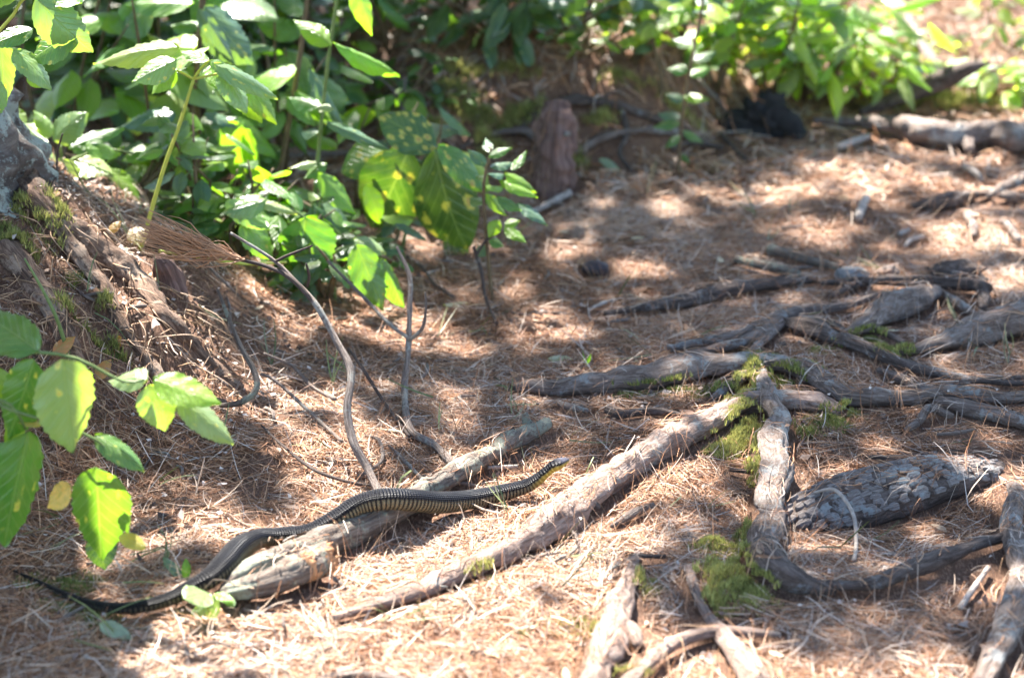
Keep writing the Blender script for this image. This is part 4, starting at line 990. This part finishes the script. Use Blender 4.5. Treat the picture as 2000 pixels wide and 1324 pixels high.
LV(E3, 4.03, [(648, 92, 568, 30, 44, 'lime'), (650, 88, 785, 134, 30, 'lime'), (685, -30, 735, 68, 44, 'lime'), (632, 240, 765, 285, 26, 'blue', 'leafgloss'), (628, 212, 560, 180, 30, 'mid'), (640, 205, 625, 215, 20, 'pal2'), (622, 262, 585, 252, 22, 'blue', 'leafgloss'), (620, 320, 565, 322, 16, 'pal2', 'leafgloss'), (620, 340, 700, 416, 46, 'lime'), (640, 320, 590, 345, 24, 'mid'),
              (612, 360, 640, 352, 18, 'blue'), (612, 400, 690, 445, 56, 'blue', 'leafgloss'), (615, 395, 640, 430, 40, 'blue', 'leafgloss'), (625, 390, 600, 370, 22, 'pale')], kind='lance')
# F  spotted
Fp = plant('spotted_shrub', 'low shrub with very large yellow-spotted leaves in the centre', (PD(790, 470, 4.2).x, 4.2, H(PD(790, 470, 4.2).x, 4.2)), 'shrub')
ST(Fp, 4.2, [(770, 560), (800, 420), (825, 320), (848, 290)], 4, 'stem_g'); ST(Fp, 4.2, [(825, 320), (790, 300), (765, 285)], 4, 'stem_g', 'petiole')
LV(Fp, 4.15, [(852, 295, 742, 222, 84, 'deep', 'leafspots'), (800, 290, 715, 450, 140, 'deep', 'leafspots', .04), (845, 288, 925, 500, 128, 'deep', 'leafspots', -.03), (855, 285, 945, 370, 56, 'mid', 'leafspots', -.05), (750, 290, 660, 330, 70, 'mid', 'leafspots', .08), (870, 460, 915, 502, 60, 'deep', 'leaf', .05),
              (715, 360, 745, 440, 40, 'lime', 'leaf', -.1), (740, 430, 810, 420, 24, 'lime', 'leaf', -.1), (770, 440, 835, 462, 18, 'blue', 'leafgloss', -.1)], 'leafspots', 'oval', dy=.01)
# I  mid leaves
I_ = plant('broad_leaved_shrub', 'bushy plant with big hanging leaves behind the dead pine bough', (PD(640, 640, 3.85).x, 3.85, H(PD(640, 640, 3.85).x, 3.85)), 'shrub')
ST(I_, 3.85, [(640, 690), (655, 600), (640, 500), (600, 430), (540, 395)], 4); ST(I_, 3.85, [(640, 500), (690, 478), (745, 500)], 3, 'stem_g', 'petiole'); ST(I_, 3.85, [(655, 600), (600, 560), (540, 545)], 3, 'stem_g', 'petiole')
LV(I_, 3.82, [(598, 425, 612, 548, 124, 'mid', 'leaf'), (520, 392, 432, 410, 44, 'pale', 'leafgloss'), (440, 395, 530, 446, 46, 'pale', 'leaf'), (490, 393, 580, 412, 24, 'pal2', 'leafgloss'), (470, 435, 542, 500, 66, 'lime', 'leafspot'), (560, 540, 545, 610, 74, 'lime', 'leafspot'), (590, 580, 555, 612, 40, 'lime'), (530, 610, 438, 605, 74, 'mid', 'leafspot'),
              (695, 478, 752, 608, 72, 'mid', 'leafspot'), (742, 505, 800, 602, 40, 'mid'), (690, 470, 755, 490, 40, 'pale', 'leafspot'), (380, 500, 330, 520, 50, 'mid', 'leaf', .1), (430, 440, 350, 450, 34, 'mid', 'leafspot', .05), (600, 590, 570, 640, 30, 'lime', 'leaf', .1), (700, 500, 690, 560, 40, 'deep', 'leaf', .08), (640, 540, 660, 600, 40, 'deep', 'leaf', .1)])
# G  sapling
G = plant('sapling', 'small sapling with bright little leaves at the path edge', P(962, 590), 'sapling')
yg = P(962, 590).y
ST(G, yg, [(962, 592), (955, 520), (948, 440), (945, 360), (960, 290)], 4, 'stem_b')
LV(G, yg, [(952, 325, 915, 288, 22, 'blue', 'leafgloss'), (958, 300, 948, 262, 20, 'blue', 'leafgloss'), (955, 308, 998, 285, 20, 'mid'), (958, 330, 1005, 312, 24, 'blue', 'leafgloss'), (1000, 335, 1028, 290, 22, 'mid'), (955, 345, 990, 335, 22, 'blue', 'leafgloss'), (985, 340, 1052, 372, 30, 'lime'), (975, 355, 1050, 378, 26, 'lime'), (950, 370, 985, 360, 20, 'lime'), (948, 380, 992, 420, 24, 'lime'),
           (970, 385, 1020, 405, 22, 'mid'), (1010, 400, 1070, 432, 24, 'blue', 'leafgloss'), (975, 430, 955, 465, 28, 'lime'), (985, 440, 1015, 430, 20, 'lime'), (985, 445, 1028, 470, 22, 'lime'), (950, 400, 918, 380, 24, 'mid'), (955, 470, 985, 480, 20, 'mid'), (950, 480, 930, 500, 24, 'blue'), (950, 350, 925, 340, 18, 'mid')], kind='lance')
# J  back saplings
J = plant('sapling', 'thin dark-stemmed sapling in front of the bank right of the stump', P(1325, 345), 'sapling')
yj = P(1325, 345).y
ST(J, yj, [(1325, 345), (1330, 250), (1345, 150), (1370, 20), (1375, -40)], 4, 'stem_b')
LV(J, yj, [(1330, 232, 1282, 215, 22, 'blue', 'leafgloss'), (1332, 240, 1275, 246, 20, 'mid'), (1333, 258, 1375, 275, 20, 'mid'), (1335, 190, 1385, 192, 20, 'lime'), (1335, 200, 1300, 180, 20, 'blue'), (1328, 300, 1345, 315, 14, 'mid'), (1345, 150, 1390, 130, 24, 'lime'), (1345, 140, 1300, 130, 24, 'mid'), (1350, 120, 1400, 95, 26, 'blue'), (1355, 90, 1310, 75, 24, 'mid'), (1328, 265, 1300, 285, 16, 'mid')], kind='lance', hi=False)
J2 = plant('sapling', 'dark crooked sapling stem rising into the foliage above the bank', P(1293, 200), 'sapling')
ST(J2, P(1293, 200).y, [(1293, 205), (1290, 140), (1275, 80), (1285, 30), (1270, -40)], 5, 'stem_b')
LV(J2, P(1293, 200).y, [(1280, 60, 1230, 50, 24, 'lime'), (1283, 40, 1330, 30, 24, 'mid'), (1278, 90, 1240, 100, 22, 'blue'), (1280, 20, 1240, -10, 24, 'lime')], kind='oval', hi=False)
# small bits
T1 = plant('seedling', 'tiny seedling with blue-green leaves beside the snake body', P(360, 1130), 'seedling')
ys = P(360, 1135).y
LV(T1, ys, [(360, 1135, 318, 1085, 20, 'blue', 'leafgloss'), (362, 1132, 362, 1092, 18, 'mid'), (365, 1130, 385, 1110, 12, 'mid')], kind='oval', dy=0)
T2 = plant('seedling', 'pale crumpled plant tip lying on the needles in front of the snake', P(392, 1190), 'seedling')
y2 = P(395, 1200).y
LV(T2, y2, [(410, 1160, 362, 1165, 44, 'pal2'), (425, 1165, 392, 1212, 44, 'pal2'), (400, 1180, 378, 1222, 32, 'pal2'), (420, 1160, 452, 1170, 20, 'lime'), (440, 1165, 456, 1182, 20, 'mid')], kind='oval', dy=.004)
T3 = plant('fallen_leaf', 'pale grey-green dead leaf lying left of the plant tip', P(225, 1225), 'leaf')
leaf(T3, P(195, 1218, .02), P(258, 1242, .01), 34, 'leaf', 'broad', (.34, .38, .33))
T4 = plant('fallen_leaf', 'whitish fallen leaf on the open path left of the long root', P(1095, 698), 'leaf')
leaf(T4, P(1070, 702, .01), P(1122, 696, .012), 18, 'leaf', 'oval', (.5, .5, .38))
T5 = plant('fallen_leaf', 'pale fallen leaf by the foot of the bank', P(1190, 325), 'leaf'); leaf(T5, P(1170, 312, .03), P(1218, 335, .01), 18, 'leaf', 'oval', (.2, .3, .2))
T6 = plant('fallen_leaf', 'white chip-like leaf behind the dark slanting twig', P(895, 590), 'leaf'); leaf(T6, P(865, 598, .01), P(928, 586, .012), 12, 'leaf', 'oval', (.5, .48, .42))
T7 = plant('seedling', 'bright green sprout standing in the open needles', P(1145, 725), 'seedling'); LV(T7, P(1145, 725).y, [(1146, 725, 1140, 678, 7, 'lime'), (1146, 712, 1155, 690, 7, 'lime')], kind='lance')
for q, (lb, pts_) in enumerate((('green grass stem leaning out of the shaded mound', [(135, 695), (110, 620), (80, 560), (48, 505)]),)):
    p = P(*pts_[0]); o = tube('grass_stem', [p] + [PD(a, b, p.y - .01) for a, b in pts_[1:]], [.0035, .003, .0025, .0015], 'stem_g', None, n=8, rough=0); tag(o, lb, 'grass stem')
p = P(305, 500); o = tube('grass_stem', [PD(310, 490, p.y - .02), PD(400, 503, p.y), PD(480, 515, p.y + .02), PD(560, 512, p.y + .03)], [.003, .0035, .003, .002], 'stem_y', None, n=8, rough=0); tag(o, 'pale green blade lying across under the brown needle tuft', 'grass stem')
# dead leaves on the mound
for q, (u, v, tu, tv, w_, lb) in enumerate(((105, 690, 145, 655, 30, 'curled rust-coloured leaf on the mound behind the big leaves'), (240, 660, 160, 715, 26, 'folded brownish-green leaf on the shaded mound'), (190, 740, 215, 700, 30, 'brown leaf tucked behind the leaf trio'), (250, 470, 290, 445, 40, 'papery tan leaf standing at the mound crest'), (215, 455, 235, 430, 20, 'small orange leaf tip at the mound crest'), (100, 385, 118, 372, 12, 'tiny orange leaf below the bark edge'))):
    b = P(u, v, .015); e = plant('dead_leaf', lb, b, 'leaf', 'dead leaves on the mound'); leaf(e, b, PD(tu, tv, b.y + .01), w_, 'leaf', 'broad', (.42, .2, .08) if q != 3 else (.5, .34, .2))

# ------------------------------------------------------------------ filler shrubs
def bush(name, label, u, v, Ht, spread, n, Ll, w_l, cols, kind='oval', mt='leaf', hi=False, stems=4, group=None, droop=.3, base=None, cat='shrub', stem='stem_b', lobj=True):
    b = base or P(u, v); e = plant(name, label, b, cat, group); b = Vector(b)
    tips = []; parts = []
    for s in range(stems):
        a = random.uniform(0, 6.28); q = spread * random.uniform(.2, 1)
        t = b + Vector((math.cos(a) * q, math.sin(a) * q, Ht * random.uniform(.7, 1.05))); m1 = (b + t) / 2 + Vector((random.gauss(0, .03), random.gauss(0, .03), .05 * Ht))
        parts.append(tube_data([b, m1, t], [.0045, .0035, .0015], step=.05, n=6, rough=0)); tips.append((b, m1, t))
    V, F, U = join(parts); obj('stem', mesh_np('stem', V, F, U), M[stem], e)
    for k in range(n):
        s = tips[k % stems]; q = random.uniform(.25, 1); p = s[0].lerp(s[1], q * 2) if q < .5 else s[1].lerp(s[2], q * 2 - 1)
        a = random.uniform(0, 6.28); L = Ll * random.uniform(.6, 1.25)
        p = p + Vector((math.cos(a), math.sin(a), 0)) * L * random.uniform(.1, .5)
        d = Vector((math.cos(a), math.sin(a), random.uniform(-.6, .35) - droop * .3)).normalized()
        leaf(e, p, p + d * L, 1, mt, kind, random.choice(cols), nrm=Vector((random.gauss(0, .3), random.gauss(0, .3), 1)), hi=hi, jit=.3)
        o = e.children[-1] if False else None
    return e
# leaf() sizes width by pixels; for bushes use a metric width instead
_leaf0 = leaf
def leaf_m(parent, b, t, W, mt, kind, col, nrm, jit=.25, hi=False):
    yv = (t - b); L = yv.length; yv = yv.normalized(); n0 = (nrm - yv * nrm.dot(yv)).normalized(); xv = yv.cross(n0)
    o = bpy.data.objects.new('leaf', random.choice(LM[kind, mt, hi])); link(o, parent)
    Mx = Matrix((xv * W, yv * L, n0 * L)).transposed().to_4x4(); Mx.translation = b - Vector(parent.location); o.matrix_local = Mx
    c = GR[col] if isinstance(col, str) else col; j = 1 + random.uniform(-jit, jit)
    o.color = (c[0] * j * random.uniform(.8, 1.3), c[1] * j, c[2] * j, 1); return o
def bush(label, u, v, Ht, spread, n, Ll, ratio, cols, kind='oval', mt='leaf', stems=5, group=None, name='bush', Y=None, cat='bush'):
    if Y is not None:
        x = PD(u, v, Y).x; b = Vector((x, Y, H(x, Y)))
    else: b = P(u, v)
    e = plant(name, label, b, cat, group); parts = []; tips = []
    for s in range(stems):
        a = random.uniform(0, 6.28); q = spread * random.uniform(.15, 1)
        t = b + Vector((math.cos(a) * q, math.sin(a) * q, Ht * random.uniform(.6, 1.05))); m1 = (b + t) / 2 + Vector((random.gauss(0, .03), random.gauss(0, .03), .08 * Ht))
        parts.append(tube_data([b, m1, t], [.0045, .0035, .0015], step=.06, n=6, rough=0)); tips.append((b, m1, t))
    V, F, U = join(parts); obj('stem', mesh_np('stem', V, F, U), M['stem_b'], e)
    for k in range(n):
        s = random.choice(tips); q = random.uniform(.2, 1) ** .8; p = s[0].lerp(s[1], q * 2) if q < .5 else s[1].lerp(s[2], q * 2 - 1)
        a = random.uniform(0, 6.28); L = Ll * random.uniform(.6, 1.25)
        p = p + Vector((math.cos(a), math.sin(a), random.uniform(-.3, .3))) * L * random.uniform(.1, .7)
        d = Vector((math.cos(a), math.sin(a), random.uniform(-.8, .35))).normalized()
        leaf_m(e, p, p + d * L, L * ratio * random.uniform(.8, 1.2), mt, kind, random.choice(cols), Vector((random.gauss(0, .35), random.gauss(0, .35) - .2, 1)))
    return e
UG = 'undergrowth behind the shrubs'
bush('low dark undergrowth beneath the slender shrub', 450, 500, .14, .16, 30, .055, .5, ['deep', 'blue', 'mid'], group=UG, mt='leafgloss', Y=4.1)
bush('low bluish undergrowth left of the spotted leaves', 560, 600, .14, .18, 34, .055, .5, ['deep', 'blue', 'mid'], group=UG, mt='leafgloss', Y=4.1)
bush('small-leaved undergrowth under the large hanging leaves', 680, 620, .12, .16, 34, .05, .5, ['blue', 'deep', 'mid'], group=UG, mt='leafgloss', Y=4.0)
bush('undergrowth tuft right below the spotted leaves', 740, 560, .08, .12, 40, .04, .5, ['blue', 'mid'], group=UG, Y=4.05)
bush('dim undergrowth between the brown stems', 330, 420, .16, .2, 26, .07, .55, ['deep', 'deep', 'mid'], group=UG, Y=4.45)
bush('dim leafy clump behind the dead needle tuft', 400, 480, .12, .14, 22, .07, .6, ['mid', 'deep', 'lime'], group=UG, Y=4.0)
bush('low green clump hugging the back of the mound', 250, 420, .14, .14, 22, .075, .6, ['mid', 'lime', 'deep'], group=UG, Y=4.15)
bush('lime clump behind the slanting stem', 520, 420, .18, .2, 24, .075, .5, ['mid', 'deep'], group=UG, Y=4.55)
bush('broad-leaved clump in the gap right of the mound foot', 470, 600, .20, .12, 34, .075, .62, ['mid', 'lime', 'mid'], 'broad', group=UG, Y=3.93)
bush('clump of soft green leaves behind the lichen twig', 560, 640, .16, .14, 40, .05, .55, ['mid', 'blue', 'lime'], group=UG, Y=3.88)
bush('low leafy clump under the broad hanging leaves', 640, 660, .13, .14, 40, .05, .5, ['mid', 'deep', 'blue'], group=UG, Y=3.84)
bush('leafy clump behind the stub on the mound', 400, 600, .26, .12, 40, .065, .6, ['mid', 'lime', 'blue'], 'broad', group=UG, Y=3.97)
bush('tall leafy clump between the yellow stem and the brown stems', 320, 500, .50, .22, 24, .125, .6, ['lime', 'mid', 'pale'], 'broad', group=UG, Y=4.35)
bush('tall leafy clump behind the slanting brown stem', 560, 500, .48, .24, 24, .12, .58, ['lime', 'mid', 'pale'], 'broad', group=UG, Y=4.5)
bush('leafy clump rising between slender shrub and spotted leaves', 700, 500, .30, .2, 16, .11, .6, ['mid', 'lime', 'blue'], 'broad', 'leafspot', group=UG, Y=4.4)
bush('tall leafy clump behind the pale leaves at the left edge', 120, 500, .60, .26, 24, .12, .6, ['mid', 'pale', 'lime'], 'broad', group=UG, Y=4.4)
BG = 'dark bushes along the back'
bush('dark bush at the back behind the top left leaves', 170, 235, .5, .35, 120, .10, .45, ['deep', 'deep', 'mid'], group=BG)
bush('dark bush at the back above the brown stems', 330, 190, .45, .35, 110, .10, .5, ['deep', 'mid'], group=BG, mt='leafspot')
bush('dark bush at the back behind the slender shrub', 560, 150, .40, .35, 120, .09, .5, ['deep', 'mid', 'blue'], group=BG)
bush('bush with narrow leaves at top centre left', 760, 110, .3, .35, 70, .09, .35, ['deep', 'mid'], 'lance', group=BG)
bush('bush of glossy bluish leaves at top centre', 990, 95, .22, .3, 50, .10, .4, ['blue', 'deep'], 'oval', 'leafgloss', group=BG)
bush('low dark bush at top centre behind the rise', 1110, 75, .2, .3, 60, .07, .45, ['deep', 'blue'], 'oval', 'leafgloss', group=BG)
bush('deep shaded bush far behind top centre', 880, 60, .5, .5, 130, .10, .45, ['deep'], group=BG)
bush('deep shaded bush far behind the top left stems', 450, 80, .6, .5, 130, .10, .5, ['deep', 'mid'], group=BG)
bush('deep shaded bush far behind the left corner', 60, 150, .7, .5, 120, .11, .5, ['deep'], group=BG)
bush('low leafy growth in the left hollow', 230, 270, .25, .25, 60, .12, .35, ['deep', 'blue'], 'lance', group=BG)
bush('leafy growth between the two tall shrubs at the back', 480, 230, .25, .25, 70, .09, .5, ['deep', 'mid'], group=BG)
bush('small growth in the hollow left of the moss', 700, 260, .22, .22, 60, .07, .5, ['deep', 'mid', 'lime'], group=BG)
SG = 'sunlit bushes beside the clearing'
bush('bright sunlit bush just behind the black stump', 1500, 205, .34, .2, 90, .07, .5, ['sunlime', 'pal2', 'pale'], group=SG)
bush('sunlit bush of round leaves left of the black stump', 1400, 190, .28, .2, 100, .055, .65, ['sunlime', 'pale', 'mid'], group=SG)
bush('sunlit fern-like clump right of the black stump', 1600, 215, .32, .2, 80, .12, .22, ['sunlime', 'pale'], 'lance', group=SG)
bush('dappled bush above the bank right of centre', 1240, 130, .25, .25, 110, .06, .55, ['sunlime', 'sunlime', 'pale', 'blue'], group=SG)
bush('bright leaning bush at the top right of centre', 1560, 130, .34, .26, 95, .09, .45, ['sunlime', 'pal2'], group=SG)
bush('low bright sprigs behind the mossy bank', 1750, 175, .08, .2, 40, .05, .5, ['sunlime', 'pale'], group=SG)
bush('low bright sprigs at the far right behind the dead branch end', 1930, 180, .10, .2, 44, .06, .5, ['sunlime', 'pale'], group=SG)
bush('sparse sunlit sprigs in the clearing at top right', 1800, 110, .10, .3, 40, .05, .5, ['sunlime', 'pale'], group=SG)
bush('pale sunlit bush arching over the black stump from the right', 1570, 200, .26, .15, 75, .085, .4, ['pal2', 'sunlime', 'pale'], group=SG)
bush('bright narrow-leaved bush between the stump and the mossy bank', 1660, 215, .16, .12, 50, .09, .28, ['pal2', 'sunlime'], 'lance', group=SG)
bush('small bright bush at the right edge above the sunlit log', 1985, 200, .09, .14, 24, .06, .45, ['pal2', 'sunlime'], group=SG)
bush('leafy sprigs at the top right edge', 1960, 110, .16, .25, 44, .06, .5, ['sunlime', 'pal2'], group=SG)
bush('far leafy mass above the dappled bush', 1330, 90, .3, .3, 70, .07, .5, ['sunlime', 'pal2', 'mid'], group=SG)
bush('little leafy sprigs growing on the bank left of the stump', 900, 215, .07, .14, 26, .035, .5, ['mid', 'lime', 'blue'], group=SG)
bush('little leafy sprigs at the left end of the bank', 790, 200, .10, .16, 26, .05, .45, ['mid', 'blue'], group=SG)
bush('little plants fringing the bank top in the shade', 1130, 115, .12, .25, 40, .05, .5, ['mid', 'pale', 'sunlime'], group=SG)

# ------------------------------------------------------------------ crown overhead: unseen foliage shaped for shade, gaps cut to place the sun patches
LIT = [(1050, 150, 40), (950, 190, 35), (1090, 205, 30), (880, 150, 25), (1200, 230, 25), (1330, 200, 40), (740, 1320, 90), (400, 1330, 80), (850, 1340, 90), (700, 1180, 50), (1380, 1330, 70), (600, 1290, 90), (450, 1262, 70), (340, 1275, 50), (720, 1230, 100), (860, 1230, 110), (980, 1190, 70), (900, 1140, 60), (790, 1165, 55), (1080, 1230, 70), (1100, 1300, 80), (1195, 1180, 55), (1200, 1280, 70), (1310, 1290, 60), (950, 1290, 100),
       (240, 1310, 50), (630, 1100, 45), (560, 1120, 50), (500, 1130, 45), (395, 1190, 42), (1000, 1030, 65), (1090, 985, 60), (950, 1080, 55), (1150, 1060, 45), (1230, 1040, 45), (860, 1060, 45), (720, 1050, 35), (740, 975, 45), (880, 975, 50), (980, 950, 45),
       (1070, 920, 40), (700, 900, 30), (920, 905, 45), (1330, 925, 55), (1395, 830, 45), (1310, 870, 35), (490, 1060, 40), (1510, 920, 35), (1510, 1000, 30), (1450, 1300, 55), (1560, 1320, 45), (1700, 1330, 50), (1850, 1330, 50), (1985, 930, 45), (1980, 1150, 30),
       (560, 880, 30), (600, 930, 28), (1120, 1110, 40), (1200, 960, 30), (650, 1000, 30), (1480, 760, 22), (430, 1000, 28), (620, 850, 24), (1240, 1330, 70),
       (1250, 520, 34), (1120, 460, 24), (1090, 485, 18), (1400, 375, 40), (1480, 380, 45), (1570, 370, 35), (1640, 330, 40), (1700, 370, 35), (1800, 290, 45), (1900, 300, 45), (1870, 440, 40), (1960, 460, 50), (1960, 545, 30), (1850, 480, 30),
       (830, 460, 26), (1230, 150, 50), (1280, 185, 40), (1340, 300, 30), (1720, 535, 25), (1600, 450, 35), (1750, 340, 45), (1850, 360, 35), (1950, 380, 45), (1300, 400, 26), (1090, 240, 30), (1160, 110, 30),
       (1600, 100, 130), (1750, 80, 160), (1900, 80, 160), (1990, 170, 120), (1700, 200, 90), (1480, 150, 110), (1500, 60, 140), (1400, 120, 90), (1450, 40, 110), (1560, 180, 90), (1640, 160, 90), (1580, 225, 55), (1750, 240, 60), (1900, 235, 70), (2000, 260, 60), (1330, 60, 60), (1650, 20, 160), (1850, 0, 180), (2050, 60, 160), (1250, 60, 40),
       (230, 490, 34), (270, 520, 40), (300, 575, 36), (215, 550, 30), (250, 590, 28), (330, 645, 30), (350, 700, 34), (375, 760, 26), (180, 440, 30), (140, 420, 22), (385, 610, 26), (340, 560, 22)]
LIT3 = [(240, 105, 60, yc), (310, 130, 45, yc), (420, 130, 40, yc), (500, 190, 50, yc), (130, 245, 60, 3.97), (90, 320, 60, 3.97), (180, 330, 45, 3.97), (60, 240, 40, 3.97), (180, 400, 40, 4.03), (240, 360, 35, 4.05), (545, 580, 40, 3.85), (600, 595, 25, 3.85), (500, 470, 40, 3.85),
        (330, 265, 45, 4.2), (340, 85, 45, 4.2), (480, 300, 55, 4.2), (540, 145, 40, 4.27), (610, 60, 40, 4.03), (715, 105, 40, 4.03), (715, 25, 35, 4.03), (450, 70, 35, 4.2), (600, 210, 30, 4.25), (500, 400, 40, 3.82), (670, 370, 35, 4.0), (740, 560, 35, 3.82), (370, 750, 70, 2.70), (310, 790, 50, 2.70), (410, 815, 45, 2.70), (240, 735, 40, 2.70),
        (130, 780, 75, 2.70), (30, 650, 60, 2.70), (40, 780, 60, 2.70), (45, 970, 36, 2.70), (190, 960, 34, 2.70), (220, 880, 34, 2.70), (110, 965, 26, 2.73), (260, 1060, 22, 2.68), (120, 40, 40, 3.3), (60, 150, 35, 3.3), (150, 80, 30, 3.3), (380, 450, 50, 3.55), (430, 480, 35, 3.55), (300, 440, 40, 3.55), (1000, 350, 35, yg), (1010, 455, 30, yg), (350, 240, 30, 3.63), (300, 400, 30, 3.63), (690, 780, 22, 3.3), (640, 480, 26, 3.82)]
S_ = np.array(SUN); a1 = np.cross(S_, [0, 0, 1.0]); a1 /= np.linalg.norm(a1); a2 = np.cross(S_, a1)
circ = []
for u, v, r in LIT:
    p = P(u, v, .01); k = 1.25 if v > 1080 else (.92 if u < 1450 else 1.05); circ.append((np.dot(p, a1), np.dot(p, a2), k * r * mpp(p)))
for u, v, r, yy in LIT3:
    p = PD(u, v, yy); circ.append((np.dot(p, a1), np.dot(p, a2), r * mpp(p)))
circ = np.array(circ)
def shade_crown():
    n = 95000
    x = rng.uniform(-4.5, 4.5, n); y = rng.uniform(.3, 10.5, n)
    hgt_ = rng.uniform(3.4, 5.4, n)
    p = np.stack([x, y, np.zeros(n)], 1) + S_[None] * (hgt_ / S_[2])[:, None]
    A1, A2 = p @ a1, p @ a2
    sz = rng.uniform(.035, .065, n)
    keep = np.ones(n, bool)
    for ca, cb_, cr_ in circ:
        d = np.hypot(A1 - ca, A2 - cb_); rr = cr_ * (1 + .25 * vnoise(A1 * 25, A2 * 25, 0 * A1)) + .010
        keep &= ~(d < rr + sz * .35)
    open_ = (x > .40 + .10 * (5.2 - y)) & (y > 5.15) & (rng.random(n) < .9); keep &= ~open_
    rest = vnoise(A1 * 7, A2 * 7, 3 + 0 * A1) + .5 * vnoise(A1 * 19, A2 * 19, 5 + 0 * A1)
    keep &= rest < 1.12
    p, sz = p[keep], sz[keep]; n = len(p)
    nr = rng.standard_normal((n, 3)) * .55 + S_[None]; nr /= np.linalg.norm(nr, axis=1)[:, None]
    t = np.cross(nr, rng.standard_normal((n, 3))); t /= np.linalg.norm(t, axis=1)[:, None]; b = np.cross(nr, t)
    V = np.stack([p - t * sz[:, None], p + b * sz[:, None] * .55, p + t * sz[:, None], p - b * sz[:, None] * .55], 1).reshape(-1, 3)
    col = np.repeat(np.array([.05, .08, .025]) * rng.uniform(.6, 1.4, (n, 1)), 4, 0)
    me = mesh_np('shade_crown', V, np.arange(4 * n).reshape(-1, 4), None, col, False)
    tag(obj('shade_crown', me, M['tuft'], tree), kind='stuff')
    parts = []
    for k in range(9):
        a = k * .7; z0 = 3.4 + .35 * k; e = Vector((MX + math.cos(a) * 3.2, MY + math.sin(a) * 3.2, z0 + 1.4))
        parts.append(tube_data([(MX - .1, MY, z0), ((MX + e.x) / 2, (MY + e.y) / 2, z0 + .9), tuple(e)], [.05, .035, .012], step=.2, n=8, rough=.05))
    V, F, U = join(parts); obj('limbs', mesh_np('limbs', V, F, U), M['trunk'], tree)['kind'] = 'stuff'
shade_crown()
